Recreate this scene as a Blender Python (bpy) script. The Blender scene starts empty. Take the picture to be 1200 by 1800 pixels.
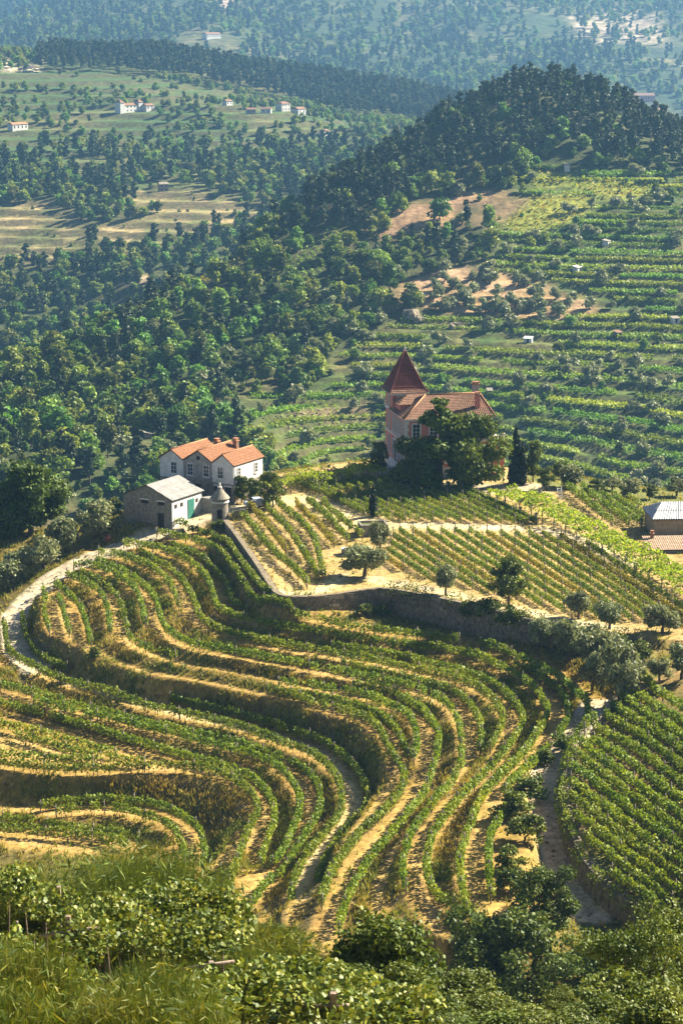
import bpy, math, random
import numpy as np
from mathutils import Vector

random.seed(7)
RNG = np.random.default_rng(11)
scene = bpy.context.scene
COL = scene.collection
R = math.radians

# ------------------------------------------------------------------ camera, sky, sun, exposure
CAM_Z = 74.0
PITCH = R(12.447)
FPX = 4000.0                       # focal length in pixels of the 1200 x 1800 photograph
cam_data = bpy.data.cameras.new('camera')
cam_data.sensor_fit = 'VERTICAL'
cam_data.sensor_height = 36.0
cam_data.lens = FPX / 1800.0 * 36.0
cam_data.clip_start = 0.5
cam_data.clip_end = 20000
cam = bpy.data.objects.new('camera', cam_data)
cam.location = (0, 0, CAM_Z)
cam.rotation_euler = (math.pi / 2 - PITCH, 0, 0)
COL.objects.link(cam)
scene.camera = cam

SUN_AZ, SUN_EL = R(28), R(35)      # azimuth measured from +x towards +y
world = bpy.data.worlds.new('World')
scene.world = world
world.use_nodes = True
wn = world.node_tree.nodes
bg = wn['Background']
sky = wn.new('ShaderNodeTexSky')
sky.sky_type = 'NISHITA'
sky.sun_disc = False
sky.sun_elevation = SUN_EL
sky.sun_rotation = R(90) - SUN_AZ
sky.air_density = 0.5
sky.dust_density = 0.6
sky.ozone_density = 0.4
world.node_tree.links.new(sky.outputs[0], bg.inputs[0])
bg.inputs[1].default_value = 0.05
sun_d = bpy.data.lights.new('sun', 'SUN')
sun_d.energy = 5.0
sun_d.angle = R(0.53)
sun_d.color = (1.0, 0.90, 0.72)
sun = bpy.data.objects.new('sun', sun_d)
SV = Vector((math.cos(SUN_EL) * math.cos(SUN_AZ), math.cos(SUN_EL) * math.sin(SUN_AZ), math.sin(SUN_EL)))
sun.rotation_euler = SV.to_track_quat('Z', 'Y').to_euler()
sun.location = (200, 300, 300)
COL.objects.link(sun)
vs = scene.view_settings
vs.view_transform = 'Standard'
vs.look = 'None'
vs.exposure = 1.9
vs.gamma = 1.0
vs.use_curve_mapping = False
scene.cycles.max_bounces = 5
scene.cycles.diffuse_bounces = 1
scene.cycles.glossy_bounces = 2
scene.cycles.transmission_bounces = 4
scene.cycles.volume_bounces = 0
scene.cycles.transparent_max_bounces = 4

# ------------------------------------------------------------------ view rays to world points
FW = np.array([0, math.cos(PITCH), -math.sin(PITCH)])
UPV = np.array([0, math.sin(PITCH), math.cos(PITCH)])

def ray(px, py):
    return FW + (px - 600) / FPX * np.array([1.0, 0, 0]) + (900 - py) / FPX * UPV

def P(px, py, z):                  # point at height z
    d = ray(px, py)
    t = (z - CAM_Z) / d[2]
    return np.array([d[0] * t, d[1] * t, z])

def PD(px, py, D):                 # point at distance D along y
    d = ray(px, py)
    t = D / d[1]
    return np.array([d[0] * t, D, CAM_Z + d[2] * t])

def project(p):                    # world points (N,3) -> pixels of the photograph
    p = np.atleast_2d(p) - np.array([0, 0, CAM_Z])
    w = p @ FW
    return np.stack([600 + FPX * p[:, 0] / w, 900 - FPX * (p @ UPV) / w], 1)

def in_poly(pts, poly):
    poly = np.asarray(poly, float)
    x, y = pts[:, 0], pts[:, 1]
    ins = np.zeros(len(pts), bool)
    j = len(poly) - 1
    for i in range(len(poly)):
        xi, yi = poly[i]; xj, yj = poly[j]
        if yi != yj:
            c = ((yi > y) != (yj > y)) & (x < (xj - xi) * (y - yi) / (yj - yi) + xi)
            ins ^= c
        j = i
    return ins

# ------------------------------------------------------------------ noise
def _hash(ix, iy, seed):
    n = (ix.astype(np.int64) * 374761393 + iy.astype(np.int64) * 668265263 + seed * 2147483647) & 0xffffffff
    n = ((n ^ (n >> 13)) * 1274126177) & 0xffffffff
    return ((n ^ (n >> 16)) & 0xffff) / 65535.0

def vnoise(x, y, seed=0):
    ix, iy = np.floor(x), np.floor(y)
    fx, fy = x - ix, y - iy
    fx = fx * fx * (3 - 2 * fx); fy = fy * fy * (3 - 2 * fy)
    a = _hash(ix, iy, seed); b = _hash(ix + 1, iy, seed)
    c = _hash(ix, iy + 1, seed); d = _hash(ix + 1, iy + 1, seed)
    return (a * (1 - fx) + b * fx) * (1 - fy) + (c * (1 - fx) + d * fx) * fy

def fbm(x, y, seed=0, o=4):
    s = 0; a = 0.5; t = 0
    for i in range(o):
        s = s + a * vnoise(x * 2 ** i, y * 2 ** i, seed + i * 17); t += a; a *= 0.5
    return s / t - 0.5

# ------------------------------------------------------------------ coarse relief of the whole valley (thin plate spline)
_pts = []
def A3(*ps):
    for p in ps: _pts.append(np.array(p, float))
def AD(*ps):
    for px, py, D in ps: _pts.append(PD(px, py, D))

# the camera's own hillside
A3((-30, -40, 92), (30, -40, 92), (0, 0, 71.5), (-30, 10, 68), (30, 10, 68), (0, 45, 51.8), (-25, 45, 52.6), (25, 45, 51),
   (-25, 75, 41.5), (0, 75, 39), (25, 75, 35.5), (-40, 110, 25), (0, 110, 22), (40, 110, 18), (-40, 150, -6), (0, 150, -4), (45, 150, 0),
   (-90, 60, 40), (90, 60, 40), (-110, 130, 5), (110, 130, 15))
# the spur that carries the vineyard (only its outline, refined further down)
A3((-70, 200, -32), (-70, 260, -28), (-70, 320, -20), (-70, 370, -24), (-70, 425, -48), (0, 425, -30), (40, 425, -26), (78, 425, -28),
   (78, 360, -4), (78, 300, 0), (78, 250, 3), (78, 200, -2), (0, 185, -19), (35, 185, -9), (-35, 190, -28), (-35, 235, -21),
   (0, 280, -6), (0, 340, -1), (40, 320, -1), (40, 360, -1), (0, 380, -2), (-120, 300, -40), (-120, 400, -60), (130, 300, 5), (130, 400, -25))
# valley floor behind the spur
A3((-150, 560, -112), (-70, 560, -108), (0, 560, -104), (70, 560, -100), (140, 560, -95), (-260, 620, -118), (240, 560, -90), (-70, 480, -80), (0, 480, -68), (70, 480, -62))
# facing hillside, terraced right half and wooded left half
AD((600, 850, 740), (850, 850, 730), (1100, 850, 700), (1250, 800, 715), (500, 700, 800), (700, 700, 805), (900, 700, 790), (1100, 700, 780),
   (1300, 650, 800), (450, 580, 880), (700, 550, 885), (900, 550, 880), (1150, 550, 870), (600, 400, 985), (750, 400, 970), (950, 400, 960), (1150, 400, 950),
   (880, 172, 1130), (1000, 168, 1140), (1100, 205, 1135), (1190, 250, 1120), (1330, 300, 1120), (760, 235, 1110), (640, 300, 1080), (540, 360, 1040), (450, 430, 1000),
   (350, 495, 960), (250, 555, 920), (130, 610, 900), (-20, 660, 880), (-150, 720, 860), (850, 290, 1040), (1000, 290, 1030), (1150, 320, 1010),
   (100, 730, 800), (300, 700, 800), (100, 860, 680), (250, 860, 690), (400, 800, 730), (-60, 820, 700))
for px, py, D in ((880, 172, 1130), (1000, 168, 1140), (1100, 205, 1135), (1190, 250, 1120), (760, 235, 1110), (640, 300, 1080), (540, 360, 1040), (450, 430, 1000), (350, 495, 960), (250, 555, 920), (130, 610, 900), (-20, 660, 880)):
    p = PD(px, py, D); q = p * (1 + 180 / D); A3((q[0], p[1] + 180, p[2] - 62))
# hill on the other side of the side valley
AD((100, 525, 1300), (250, 505, 1280), (0, 570, 1250), (-120, 570, 1250), (60, 440, 1380), (250, 405, 1400), (450, 385, 1420), (60, 350, 1490), (250, 330, 1510),
   (450, 305, 1560), (100, 250, 1690), (300, 250, 1690), (550, 235, 1730), (230, 190, 1820), (450, 185, 1850), (640, 215, 1840), (50, 180, 1860),
   (100, 120, 2020), (300, 138, 2050), (500, 172, 2060), (700, 205, 2040), (-100, 100, 2050), (100, 96, 2160), (300, 102, 2170), (500, 135, 2170), (700, 170, 2130), (820, 195, 2080), (-100, 85, 2160))
A3((-250, 2500, -40), (0, 2500, -45), (200, 2450, -60), (400, 2300, -90), (600, 2300, -90))
# far mountain
AD((1180, 230, 2650), (1100, 175, 2950), (950, 130, 3050), (700, 110, 3100), (400, 85, 3150), (100, 75, 3250), (-50, 85, 3400), (1250, 190, 2900),
   (900, 0, 3800), (600, 0, 3750), (300, 0, 3700), (120, 10, 3800), (0, 60, 4300), (-40, 20, 4900), (1200, 0, 3800), (600, -80, 4500), (1000, -80, 4500), (200, -80, 4600), (0, -30, 5200), (600, -60, 5600), (0, -50, 5800), (1200, -60, 5600))
CP = np.array(_pts)

def uv(x, y):
    s = y + 130.0
    return np.stack([x / s * 1.6, np.log(s)], -1)

def _phi(r2):
    return 0.5 * r2 * np.log(r2 + 1e-12)

_U = uv(CP[:, 0], CP[:, 1])
_n = len(_U)
_K = _phi(((_U[:, None] - _U[None]) ** 2).sum(-1)) + np.eye(_n) * 2e-4
_Pm = np.concatenate([np.ones((_n, 1)), _U], 1)
_W = np.linalg.solve(np.block([[_K, _Pm], [_Pm.T, np.zeros((3, 3))]]), np.concatenate([CP[:, 2], np.zeros(3)]))

def relief0(x, y):
    x = np.asarray(x, float); y = np.asarray(y, float)
    sh = x.shape; x = x.ravel(); y = y.ravel()
    out = np.empty(len(x))
    for i in range(0, len(x), 40000):
        U = uv(x[i:i + 40000], y[i:i + 40000])
        d2 = ((U[:, None] - _U[None]) ** 2).sum(-1)
        out[i:i + 40000] = _phi(d2) @ _W[:_n] + _W[_n] + U @ _W[_n + 1:]
    return out.reshape(sh)

def relief(x, y):
    z = relief0(x, y)
    f = np.clip((y - 450) / 200, 0, 1)
    g = np.clip((y - 2400) / 800, 0, 1)
    z = z + f * (fbm(x / 90, y / 90, 3) * 8 + fbm(x / 22, y / 22, 9, 2) * 1.0) + g * fbm(x / 420, y / 420, 5) * 70
    return z

# ------------------------------------------------------------------ traced vine rows of the spur: (name, level start, level end, pixel points (px, py[, dz]))
ZL = [-4.0, -4.9, -5.8, -6.7, -7.6, -8.5, -11.5, -12.5, -13.5, -16.5, -17.6, -18.8, -20.0]
def HL(L):
    xs, ys = [], []
    for k, z in enumerate(ZL):
        xs += [k, k + 0.56]; ys += [z, z - 0.08]
    return np.interp(L, xs, ys)

ROWS = [
 ('u0', .05, .1, [(300, 933), (340, 940), (375, 952, .3), (400, 966, .7), (418, 990, 1), (438, 1018, 1.2), (458, 1046, 1.3), (478, 1064, 1.3)]),
 ('A1', .4, .45, [(276, 945), (333, 956), (383, 975, .2), (410, 1005, .7), (428, 1034, 1.0), (442, 1056, 1.0), (470, 1076, 1.1), (510, 1086, 1.0), (565, 1099, .8), (640, 1113, .4), (700, 1122, 0), (760, 1130), (806, 1136)]),
 ('A2', .4, .4, [(843, 1140), (880, 1151), (933, 1176), (977, 1198), (1013, 1230), (1031, 1256), (1030, 1276), (1012, 1299), (996, 1312)]),
 ('B1', 1.08, 1.1, [(302, 966), (353, 988), (383, 1018), (400, 1040), (410, 1068, .2), (436, 1083, .4)]),
 ('B2', 1.1, 1.1, [(903, 1179), (950, 1201), (988, 1233), (998, 1263), (997, 1284), (984, 1301), (975, 1313)]),
 ('B3', 1.1, 1.1, [(965, 1323), (933, 1351), (905, 1381), (887, 1404)]),
 ('B4', 1.0, 1.0, [(893, 1425), (880, 1448), (863, 1480), (857, 1530), (862, 1588)]),
 ('C', 1.42, 1.45, [(218, 962), (300, 978), (343, 1003), (366, 1029), (377, 1062), (386, 1080), (417, 1094, .2), (460, 1105, .3), (520, 1115, .3), (583, 1125, .1), (640, 1134), (700, 1142), (823, 1160), (887, 1187), (930, 1213), (956, 1248), (960, 1270), (952, 1290), (942, 1302), (920, 1335), (893, 1362), (860, 1396), (841, 1426), (830, 1452), (820, 1480), (807, 1528), (812, 1580), (820, 1614)]),
 ('D', 2.08, 2.12, [(583, 1146), (640, 1155), (700, 1164), (747, 1176), (827, 1196), (867, 1213), (897, 1239), (917, 1270), (915, 1293), (900, 1313), (873, 1350), (847, 1376), (813, 1411), (783, 1448), (763, 1476), (750, 1520), (753, 1558), (768, 1588), (798, 1608)]),
 ('E', 2.1, 2.45, [(242, 978), (287, 1002), (320, 1029), (340, 1062), (350, 1090), (363, 1105), (400, 1121), (460, 1136), (517, 1147), (583, 1158), (650, 1170), (700, 1181), (777, 1196), (833, 1215), (862, 1237), (880, 1263), (881, 1286), (868, 1312), (860, 1326)]),
 ('E0', 2.4, 2.45, [(174, 977), (247, 995), (283, 1018), (300, 1036), (314, 1072)]),
 ('F', 3.1, 3.1, [(600, 1177), (650, 1190), (700, 1200), (783, 1221), (823, 1248), (842, 1280), (845, 1305), (843, 1330)]),
 ('G', 3.08, 3.45, [(170, 994), (207, 1008), (240, 1028), (266, 1052), (276, 1070), (281, 1090), (293, 1115), (320, 1134), (355, 1146), (410, 1155), (507, 1173), (583, 1188), (650, 1202), (700, 1211), (743, 1225), (782, 1246), (803, 1276), (809, 1310), (809, 1353), (790, 1393, 0, 3.0), (768, 1414, 0, 2.5), (750, 1441, 0, 2.48), (723, 1476, 0, 2.48), (710, 1518, 0, 2.48), (707, 1545, 0, 2.48), (713, 1574, 0, 2.48)]),
 ('G0', 3.4, 3.45, [(130, 1002), (167, 1003), (213, 1025), (240, 1048), (250, 1078), (256, 1104)]),
 ('H', 4.1, 4.1, [(620, 1216), (683, 1225), (703, 1236), (737, 1256), (760, 1282), (770, 1300), (768, 1332), (757, 1372), (745, 1407), (718, 1442), (690, 1477), (651, 1523), (624, 1569), (604, 1610), (595, 1650)]),
 ('I', 4.42, 4.45, [(490, 1208), (540, 1214), (583, 1221), (633, 1230), (683, 1249), (715, 1267), (729, 1292), (732, 1320), (727, 1343)]),
 ('I1', 4.1, 4.3, [(142, 1015), (177, 1032), (200, 1052), (213, 1072), (223, 1111), (231, 1132), (262, 1150), (310, 1164)]),
 ('I0', 4.42, 4.45, [(119, 1018), (150, 1032), (177, 1052), (190, 1082), (194, 1118)]),
 ('J', 5.08, 5.1, [(512, 1228), (563, 1236), (617, 1250), (650, 1261), (682, 1279), (700, 1303), (717, 1340)]),
 ('K', 5.42, 5.45, [(470, 1222), (510, 1232), (557, 1247), (617, 1264), (650, 1278), (667, 1296), (683, 1328), (703, 1357, 0, 5.2), (710, 1374, 0, 4.7), (707, 1396, 0, 4.5), (699, 1412, 0, 4.48), (677, 1437, 0, 4.48), (638, 1471, 0, 4.48), (611, 1504, 0, 4.48), (585, 1544, 0, 4.48), (571, 1580, 0, 4.48), (565, 1602, 0, 4.48)]),
 ('N6', 5.08, 5.08, [(98, 1034), (123, 1055), (143, 1078), (153, 1112), (161, 1138)]),
 ('N7', 5.25, 5.25, [(105, 1058), (113, 1085), (122, 1122)]),
 ('N8', 5.42, 5.42, [(77, 1040), (80, 1062), (79, 1090), (88, 1118)]),
 ('L1', 6.08, 6.08, [(40, 1098, .3), (51, 1138, .2), (80, 1168, .1), (120, 1186)]),
 ('L', 6.1, 6.1, [(300, 1238), (400, 1262), (470, 1281), (500, 1292), (557, 1310), (593, 1333), (622, 1359), (640, 1392), (647, 1418), (640, 1436), (617, 1460), (584, 1505), (561, 1554), (562, 1594)]),
 ('M', 6.45, 6.45, [(8, 1108, .4), (14, 1146, .3), (30, 1163, .2), (83, 1193), (133, 1212), (200, 1229), (267, 1253), (333, 1267), (417, 1287), (463, 1303), (507, 1321), (543, 1334), (567, 1350), (590, 1377), (600, 1407), (597, 1443), (571, 1476), (544, 1510), (521, 1550), (511, 1590), (515, 1618)]),
 ('N', 7.05, 7.1, [(2, 1214), (67, 1230), (133, 1250), (200, 1267), (267, 1283), (333, 1299), (427, 1321), (483, 1341), (527, 1358), (550, 1380), (562, 1405), (560, 1442), (544, 1470), (522, 1504), (497, 1543), (464, 1571), (440, 1605)]),
 ('O', 7.42, 7.45, [(60, 1241), (133, 1261), (200, 1276), (267, 1292), (333, 1309), (407, 1327), (450, 1340), (490, 1360), (513, 1386), (527, 1418), (525, 1446), (512, 1477), (498, 1510), (478, 1530)]),
 ('P0', 7.9, 7.95, [(0, 1258), (67, 1274), (147, 1296), (213, 1315), (262, 1327)]),
 ('P', 8.0, 8.1, [(0, 1246), (67, 1263), (147, 1287), (213, 1306), (300, 1333), (350, 1347), (393, 1359), (437, 1376), (463, 1398), (479, 1424), (482, 1450), (478, 1470), (467, 1500), (457, 1532)]),
 ('P3', 8.14, 8.18, [(0, 1284), (67, 1297), (140, 1318), (205, 1336)]),
 ('Q0', 8.38, 8.38, [(0, 1335), (83, 1345), (165, 1349)]),
 ('P2', 8.24, 8.3, [(0, 1294), (67, 1312), (140, 1334), (200, 1346), (255, 1351)]),
 ('Q', 8.45, 8.47, [(0, 1350), (83, 1361), (167, 1363), (233, 1359), (300, 1358), (350, 1361), (390, 1371), (423, 1389), (445, 1412), (452, 1438), (432, 1481, 0, 8.2), (418, 1524, 0, 7.6), (401, 1571, 0, 7.48), (394, 1604, 0, 7.48)]),
 ('R0', 9.08, 9.1, [(72, 1430), (100, 1423), (160, 1417), (215, 1418), (280, 1427), (328, 1451), (349, 1470), (360, 1514), (346, 1562)]),
 ('S', 9.45, 9.45, [(100, 1440), (125, 1435), (200, 1432), (260, 1446), (298, 1463), (319, 1495), (325, 1534)]),
 ('T', 10.1, 10.1, [(5, 1452), (60, 1458), (100, 1463), (175, 1472), (245, 1482)]),
 ('T2', 10.42, 10.42, [(0, 1468), (60, 1473), (120, 1477), (200, 1488), (225, 1500)]),
]
del ROWS[[r[0] for r in ROWS].index('P0')]

def smooth_line(pts, step):
    pts = np.asarray(pts, float)
    n = len(pts)
    if n > 2:
        e0 = 2 * pts[0] - pts[1]; e1 = 2 * pts[-1] - pts[-2]
        q = np.vstack([e0, pts, e1]); out = []
        for i in range(n - 1):
            p0, p1, p2, p3 = q[i:i + 4]
            for t in np.linspace(0, 1, 12, endpoint=False)[:, None]:
                out.append(.5 * ((2 * p1) + (-p0 + p2) * t + (2 * p0 - 5 * p1 + 4 * p2 - p3) * t ** 2 + (-p0 + 3 * p1 - 3 * p2 + p3) * t ** 3)[None])
        pts = np.vstack([np.vstack([o.reshape(1, -1) for o in out]), pts[-1:]])
    d = np.r_[0, np.cumsum(np.linalg.norm(np.diff(pts[:, :2], axis=0), axis=1))]
    m = max(2, int(d[-1] / step) + 1)
    s = np.linspace(0, d[-1], m)
    return np.stack([np.interp(s, d, pts[:, c]) for c in range(pts.shape[1])], 1)

def row_world(r):
    n = len(r[3]); out = []
    for i, p in enumerate(r[3]):
        L = r[1] + (r[2] - r[1]) * i / max(1, n - 1)
        if len(p) > 3: L = p[3]
        dz = p[2] if len(p) > 2 else 0.0
        w = P(p[0], p[1], float(HL(L)) + dz)
        out.append([w[0], w[1], L, dz])
    return smooth_line(out, 0.4)

ROWW = {r[0]: row_world(r) for r in ROWS}

# ------------------------------------------------------------------ local height grid
GX0, GX1, GY0, GY1, GS = -70.0, 78.0, 186.0, 424.0, 0.5
NX = int((GX1 - GX0) / GS) + 1
NY = int((GY1 - GY0) / GS) + 1
gx = GX0 + GS * np.arange(NX)
gy = GY0 + GS * np.arange(NY)
GXX, GYY = np.meshgrid(gx, gy)     # [iy, ix]

def rasterize(pts, vals, sx, sy, s):
    ix = np.round((pts[:, 0] - GX0) / s).astype(int); iy = np.round((pts[:, 1] - GY0) / s).astype(int)
    ok = (ix >= 0) & (ix < sx) & (iy >= 0) & (iy < sy)
    a = np.zeros((sy, sx)); c = np.zeros((sy, sx))
    np.add.at(a, (iy[ok], ix[ok]), vals[ok]); np.add.at(c, (iy[ok], ix[ok]), 1)
    m = c > 0
    a[m] /= c[m]
    return m, a

def relax(mask, val, iters):
    """fill the unknown cells of a grid smoothly between the known ones, coarse to fine"""
    pyr = [(mask, np.where(mask, val, 0.0))]
    while min(pyr[-1][0].shape) > 12:
        m, v = pyr[-1]
        h, w = (m.shape[0] + 1) // 2, (m.shape[1] + 1) // 2
        mm = np.zeros((h * 2, w * 2)); vv = np.zeros((h * 2, w * 2))
        mm[:m.shape[0], :m.shape[1]] = m; vv[:m.shape[0], :m.shape[1]] = v * m
        c = mm.reshape(h, 2, w, 2).sum((1, 3)); s = vv.reshape(h, 2, w, 2).sum((1, 3))
        pyr.append((c > 0, np.where(c > 0, s / np.maximum(c, 1), 0)))
    u = None
    for lev in range(len(pyr) - 1, -1, -1):
        m, v = pyr[lev]
        if u is None:
            u = np.full(m.shape, v[m].mean() if m.any() else 0.0)
        else:
            u = np.repeat(np.repeat(u, 2, 0), 2, 1)[:m.shape[0], :m.shape[1]]
        u = np.where(m, v, u)
        for _ in range(iters):
            p = np.pad(u, 1, mode='edge')
            a = (p[:-2, 1:-1] + p[2:, 1:-1] + p[1:-1, :-2] + p[1:-1, 2:]) * 0.25
            u = np.where(m, v, a)
    return u

def dilate(m, n):
    for i in range(n):
        p = np.pad(m, 1)
        m = p[1:-1, 1:-1] | p[:-2, 1:-1] | p[2:, 1:-1] | p[1:-1, :-2] | p[1:-1, 2:]
        if i % 2:
            m = m | p[:-2, :-2] | p[2:, 2:] | p[:-2, 2:] | p[2:, :-2]
    return m

allrow = np.vstack([ROWW[r[0]] for r in ROWS])
mL, vL = rasterize(allrow[:, :2], allrow[:, 2], NX, NY, GS)
_, vC = rasterize(allrow[:, :2], allrow[:, 3], NX, NY, GS)
LF = relax(mL, vL, 60)
CF = relax(mL, vC, 60)
terr = dilate(mL, 7)
ZT = HL(LF) + CF

known = np.zeros((NY, NX), bool)
Z = np.zeros((NY, NX))
known |= terr; Z[terr] = ZT[terr]

def paint_line(pts3, width):       # pts3: world xyz polyline; paints height in a ribbon, returns the mask
    pl = smooth_line(np.asarray(pts3, float), 0.3)
    m, v = rasterize(pl[:, :2], pl[:, 2], NX, NY, GS)
    n = int(round(width / GS / 2))
    for _ in range(n):
        p = np.pad(m, 1); q = np.pad(v, 1)
        s = np.zeros_like(v); c = np.zeros_like(v)
        for dy in (0, 1, 2):
            for dx in (0, 1, 2):
                mm = p[dy:dy + NY, dx:dx + NX]
                s += np.where(mm, q[dy:dy + NY, dx:dx + NX], 0); c += mm
        new = (~m) & (c > 0)
        v = np.where(new, s / np.maximum(c, 1), v); m = m | new
    known[m] = True; Z[m] = v[m]
    return m

def world_line(l): return [P(*q) for q in l]

# plateau edge = top of the retaining walls (px, py, z top, z foot)
EDGE = [(400, 914, -1.5, -2.9), (424, 946, -1.2, -2.9), (447, 978, -1.0, -2.6), (470, 1011, -.8, -2.3), (492, 1042, -.5, -1.9), (525, 1047, -.5, -2.1), (560, 1046, -.5, -2.4),
        (600, 1041, -.5, -2.8), (640, 1035, -.4, -3.2), (680, 1033, -.3, -3.5), (750, 1044, -.2, -3.9), (800, 1055, -.2, -4.0), (850, 1066, -.2, -3.9),
        (900, 1078, -.3, -3.7), (960, 1094, -.6, -3.4), (1050, 1114, -.8, -2.6), (1130, 1122, -.9, -2.0), (1240, 1130, -.6, -1.4), (1400, 1135, -.2, -.6)]
edge_top = np.array([P(a, b, c) for a, b, c, d in EDGE])
edge_foot = np.array([d for a, b, c, d in EDGE])
back = [P(1400, 870, -.5), P(1150, 862, -1.0), P(1000, 838, -.6), P(930, 828, -.3), P(800, 815, -.3), P(690, 808, -.2), P(560, 818, -.5), P(470, 838, -1.0), P(400, 868, -1.4)]
plateau_poly = np.vstack([edge_top[:, :2], np.array(back)[:, :2]])
inside = in_poly(np.stack([GXX.ravel(), GYY.ravel()], 1), plateau_poly).reshape(NY, NX)
known[inside] = False
foot_off = []
for i, p in enumerate(edge_top):
    a = edge_top[max(0, i - 1)]; b = edge_top[min(len(edge_top) - 1, i + 1)]
    t = (b - a)[:2]; t /= np.linalg.norm(t)
    n = np.array([t[1], -t[0]])
    foot_off.append([p[0] + n[0] * 1.0, p[1] + n[1] * 1.0, edge_foot[i]])
near_foot = paint_line(foot_off, 1.0)
known[inside] = False
paint_line(edge_top, 0.2)
paint_line(back, 1.0)
for q in [(700, 850, 0), (930, 850, 0), (800, 842, 0), (480, 880, -.8), (600, 862, -.3), (640, 925, -.4), (560, 990, -.6), (500, 930, -.9), (450, 900, -1.2), (780, 915, -.1), (940, 922, 0), (850, 1000, -.1), (1000, 1040, -.3), (1100, 960, -.2), (1170, 1000, -.3), (1170, 940, -.4), (1060, 890, -.4)]:
    w = P(*q); i, j = int(round((w[1] - GY0) / GS)), int(round((w[0] - GX0) / GS))
    known[i - 2:i + 3, j - 2:j + 3] = True; Z[i - 2:i + 3, j - 2:j + 3] = q[2]

# the road, tracks and the right-hand field
ROAD = [(412, 893, -1.7), (370, 902, -2.2), (330, 917, -2.9), (280, 937, -3.8), (225, 957, -4.9), (170, 978, -6.0), (110, 1005, -7.4), (70, 1035, -8.7), (42, 1062, -9.7), (24, 1092, -10.6), (24, 1122, -11.2), (40, 1152, -11.4), (66, 1178, -11.5)]
road_w = np.array(world_line(ROAD))
yard = [P(300, 930, -3.2), P(200, 925, -4.2), P(150, 930, -5.6), P(210, 895, -4.0), P(280, 880, -2.6), P(330, 885, -2.0), P(270, 862, -2.4)]
paint_line([P(306, 926, -3.0), P(215, 921, -3.4)], 3.0)
paint_line([P(-260, 1010, -13), P(-100, 985, -11.5), P(10, 958, -9.5), P(70, 938, -8.0), P(130, 928, -6.4), P(200, 918, -4.6)], 8.0)
paint_line([P(330, 905, -2.4), P(360, 878, -1.9), P(300, 862, -2.2)], 5.0)
ROADM = paint_line(road_w, 3.0)
FIELD = [(1110, 1185, -2.2), (1070, 1235, -2.8), (1040, 1272, -3.1), (1014, 1312, -3.3), (1002, 1360, -3.5), (996, 1400, -3.7), (1008, 1450, -4.1), (1038, 1515, -4.6), (1082, 1558, -5.1), (1140, 1605, -5.7)]
field_edge = np.array(world_line(FIELD))
field_far = np.array([P(1300, 1650, -4.0), P(1430, 1520, 0.5), P(1430, 1330, 2.5), P(1380, 1210, 2.2), P(1230, 1168, -.4)])
field_poly = np.vstack([field_edge[:, :2], field_far[:, :2]])
finside = in_poly(np.stack([GXX.ravel(), GYY.ravel()], 1), field_poly).reshape(NY, NX)
known[finside] = False
SUNK = [(1052, 1235, -3.6), (1034, 1262, -4.0), (1012, 1300, -4.5), (985, 1335, -5.2), (965, 1365, -5.5), (955, 1400, -5.8), (962, 1445, -6.2), (972, 1490, -6.6), (995, 1550, -7.0), (1040, 1610, -7.6)]
sunk_w = np.array(world_line(SUNK))
known_before = known.copy()
SUNKM = paint_line(sunk_w, 2.6)
field_foot = np.interp(field_edge[:, 1][::-1], sunk_w[:, 1][::-1], sunk_w[:, 2][::-1])[::-1]
field_foot = np.minimum(field_foot, field_edge[:, 2] - .7)
_ft = []
for i, p in enumerate(field_edge):
    a = field_edge[max(0, i - 1)]; c = field_edge[min(len(field_edge) - 1, i + 1)]
    t = (c - a)[:2]; t /= np.linalg.norm(t)
    _ft.append([p[0] + t[1] * .9, p[1] - t[0] * .9, field_foot[i]])
paint_line(_ft[2:], 1.0)
paint_line(field_edge, 0.2)
paint_line(np.vstack([field_far]), 0.6)
ORCH = [P(1130, 1210, -1.8), P(1100, 1160, -1.9), P(1060, 1150, -2.4), P(1180, 1160, -1.2)]
paint_line(ORCH, 2.0)
# the border joins the wide relief
b = np.zeros_like(known); b[0] = b[-1] = True; b[:, 0] = b[:, -1] = True
RB = relief(GXX[b], GYY[b])
Z[b] = RB; known |= b
ZG = relax(known, Z, 70)
bank = np.clip((LF % 1.0 - 0.5) / 0.12, 0, 1) * terr
ZG += (fbm(GXX / 1.6, GYY / 1.6, 21, 3) * 0.16 + fbm(GXX / 6, GYY / 6, 22, 2) * .25) * np.where(b | ROADM, 0.15, 1) * (0.5 + 1.0 * bank)

def hz(x, y):
    x = np.asarray(x, float); y = np.asarray(y, float)
    fx = np.clip((x - GX0) / GS, 0, NX - 1.001); fy = np.clip((y - GY0) / GS, 0, NY - 1.001)
    ix = fx.astype(int); iy = fy.astype(int); tx = fx - ix; ty = fy - iy
    zl = (ZG[iy, ix] * (1 - tx) + ZG[iy, ix + 1] * tx) * (1 - ty) + (ZG[iy + 1, ix] * (1 - tx) + ZG[iy + 1, ix + 1] * tx) * ty
    out = (x < GX0) | (x > GX1) | (y < GY0) | (y > GY1)
    if np.any(out):
        zl = np.where(out, relief(x, y), zl)
    return zl

def ground_at(px, py, d0=190.0, d1=420.0):
    """where the view ray through a pixel meets the ground"""
    D = np.arange(d0, d1, 0.25)
    d = ray(px, py)
    t = D / d[1]
    x = d[0] * t; z = CAM_Z + d[2] * t
    g = hz(x, D)
    hit = np.nonzero(z <= g)[0]
    i = hit[0] if len(hit) else len(D) - 1
    return np.array([x[i], D[i], g[i]])
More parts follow.
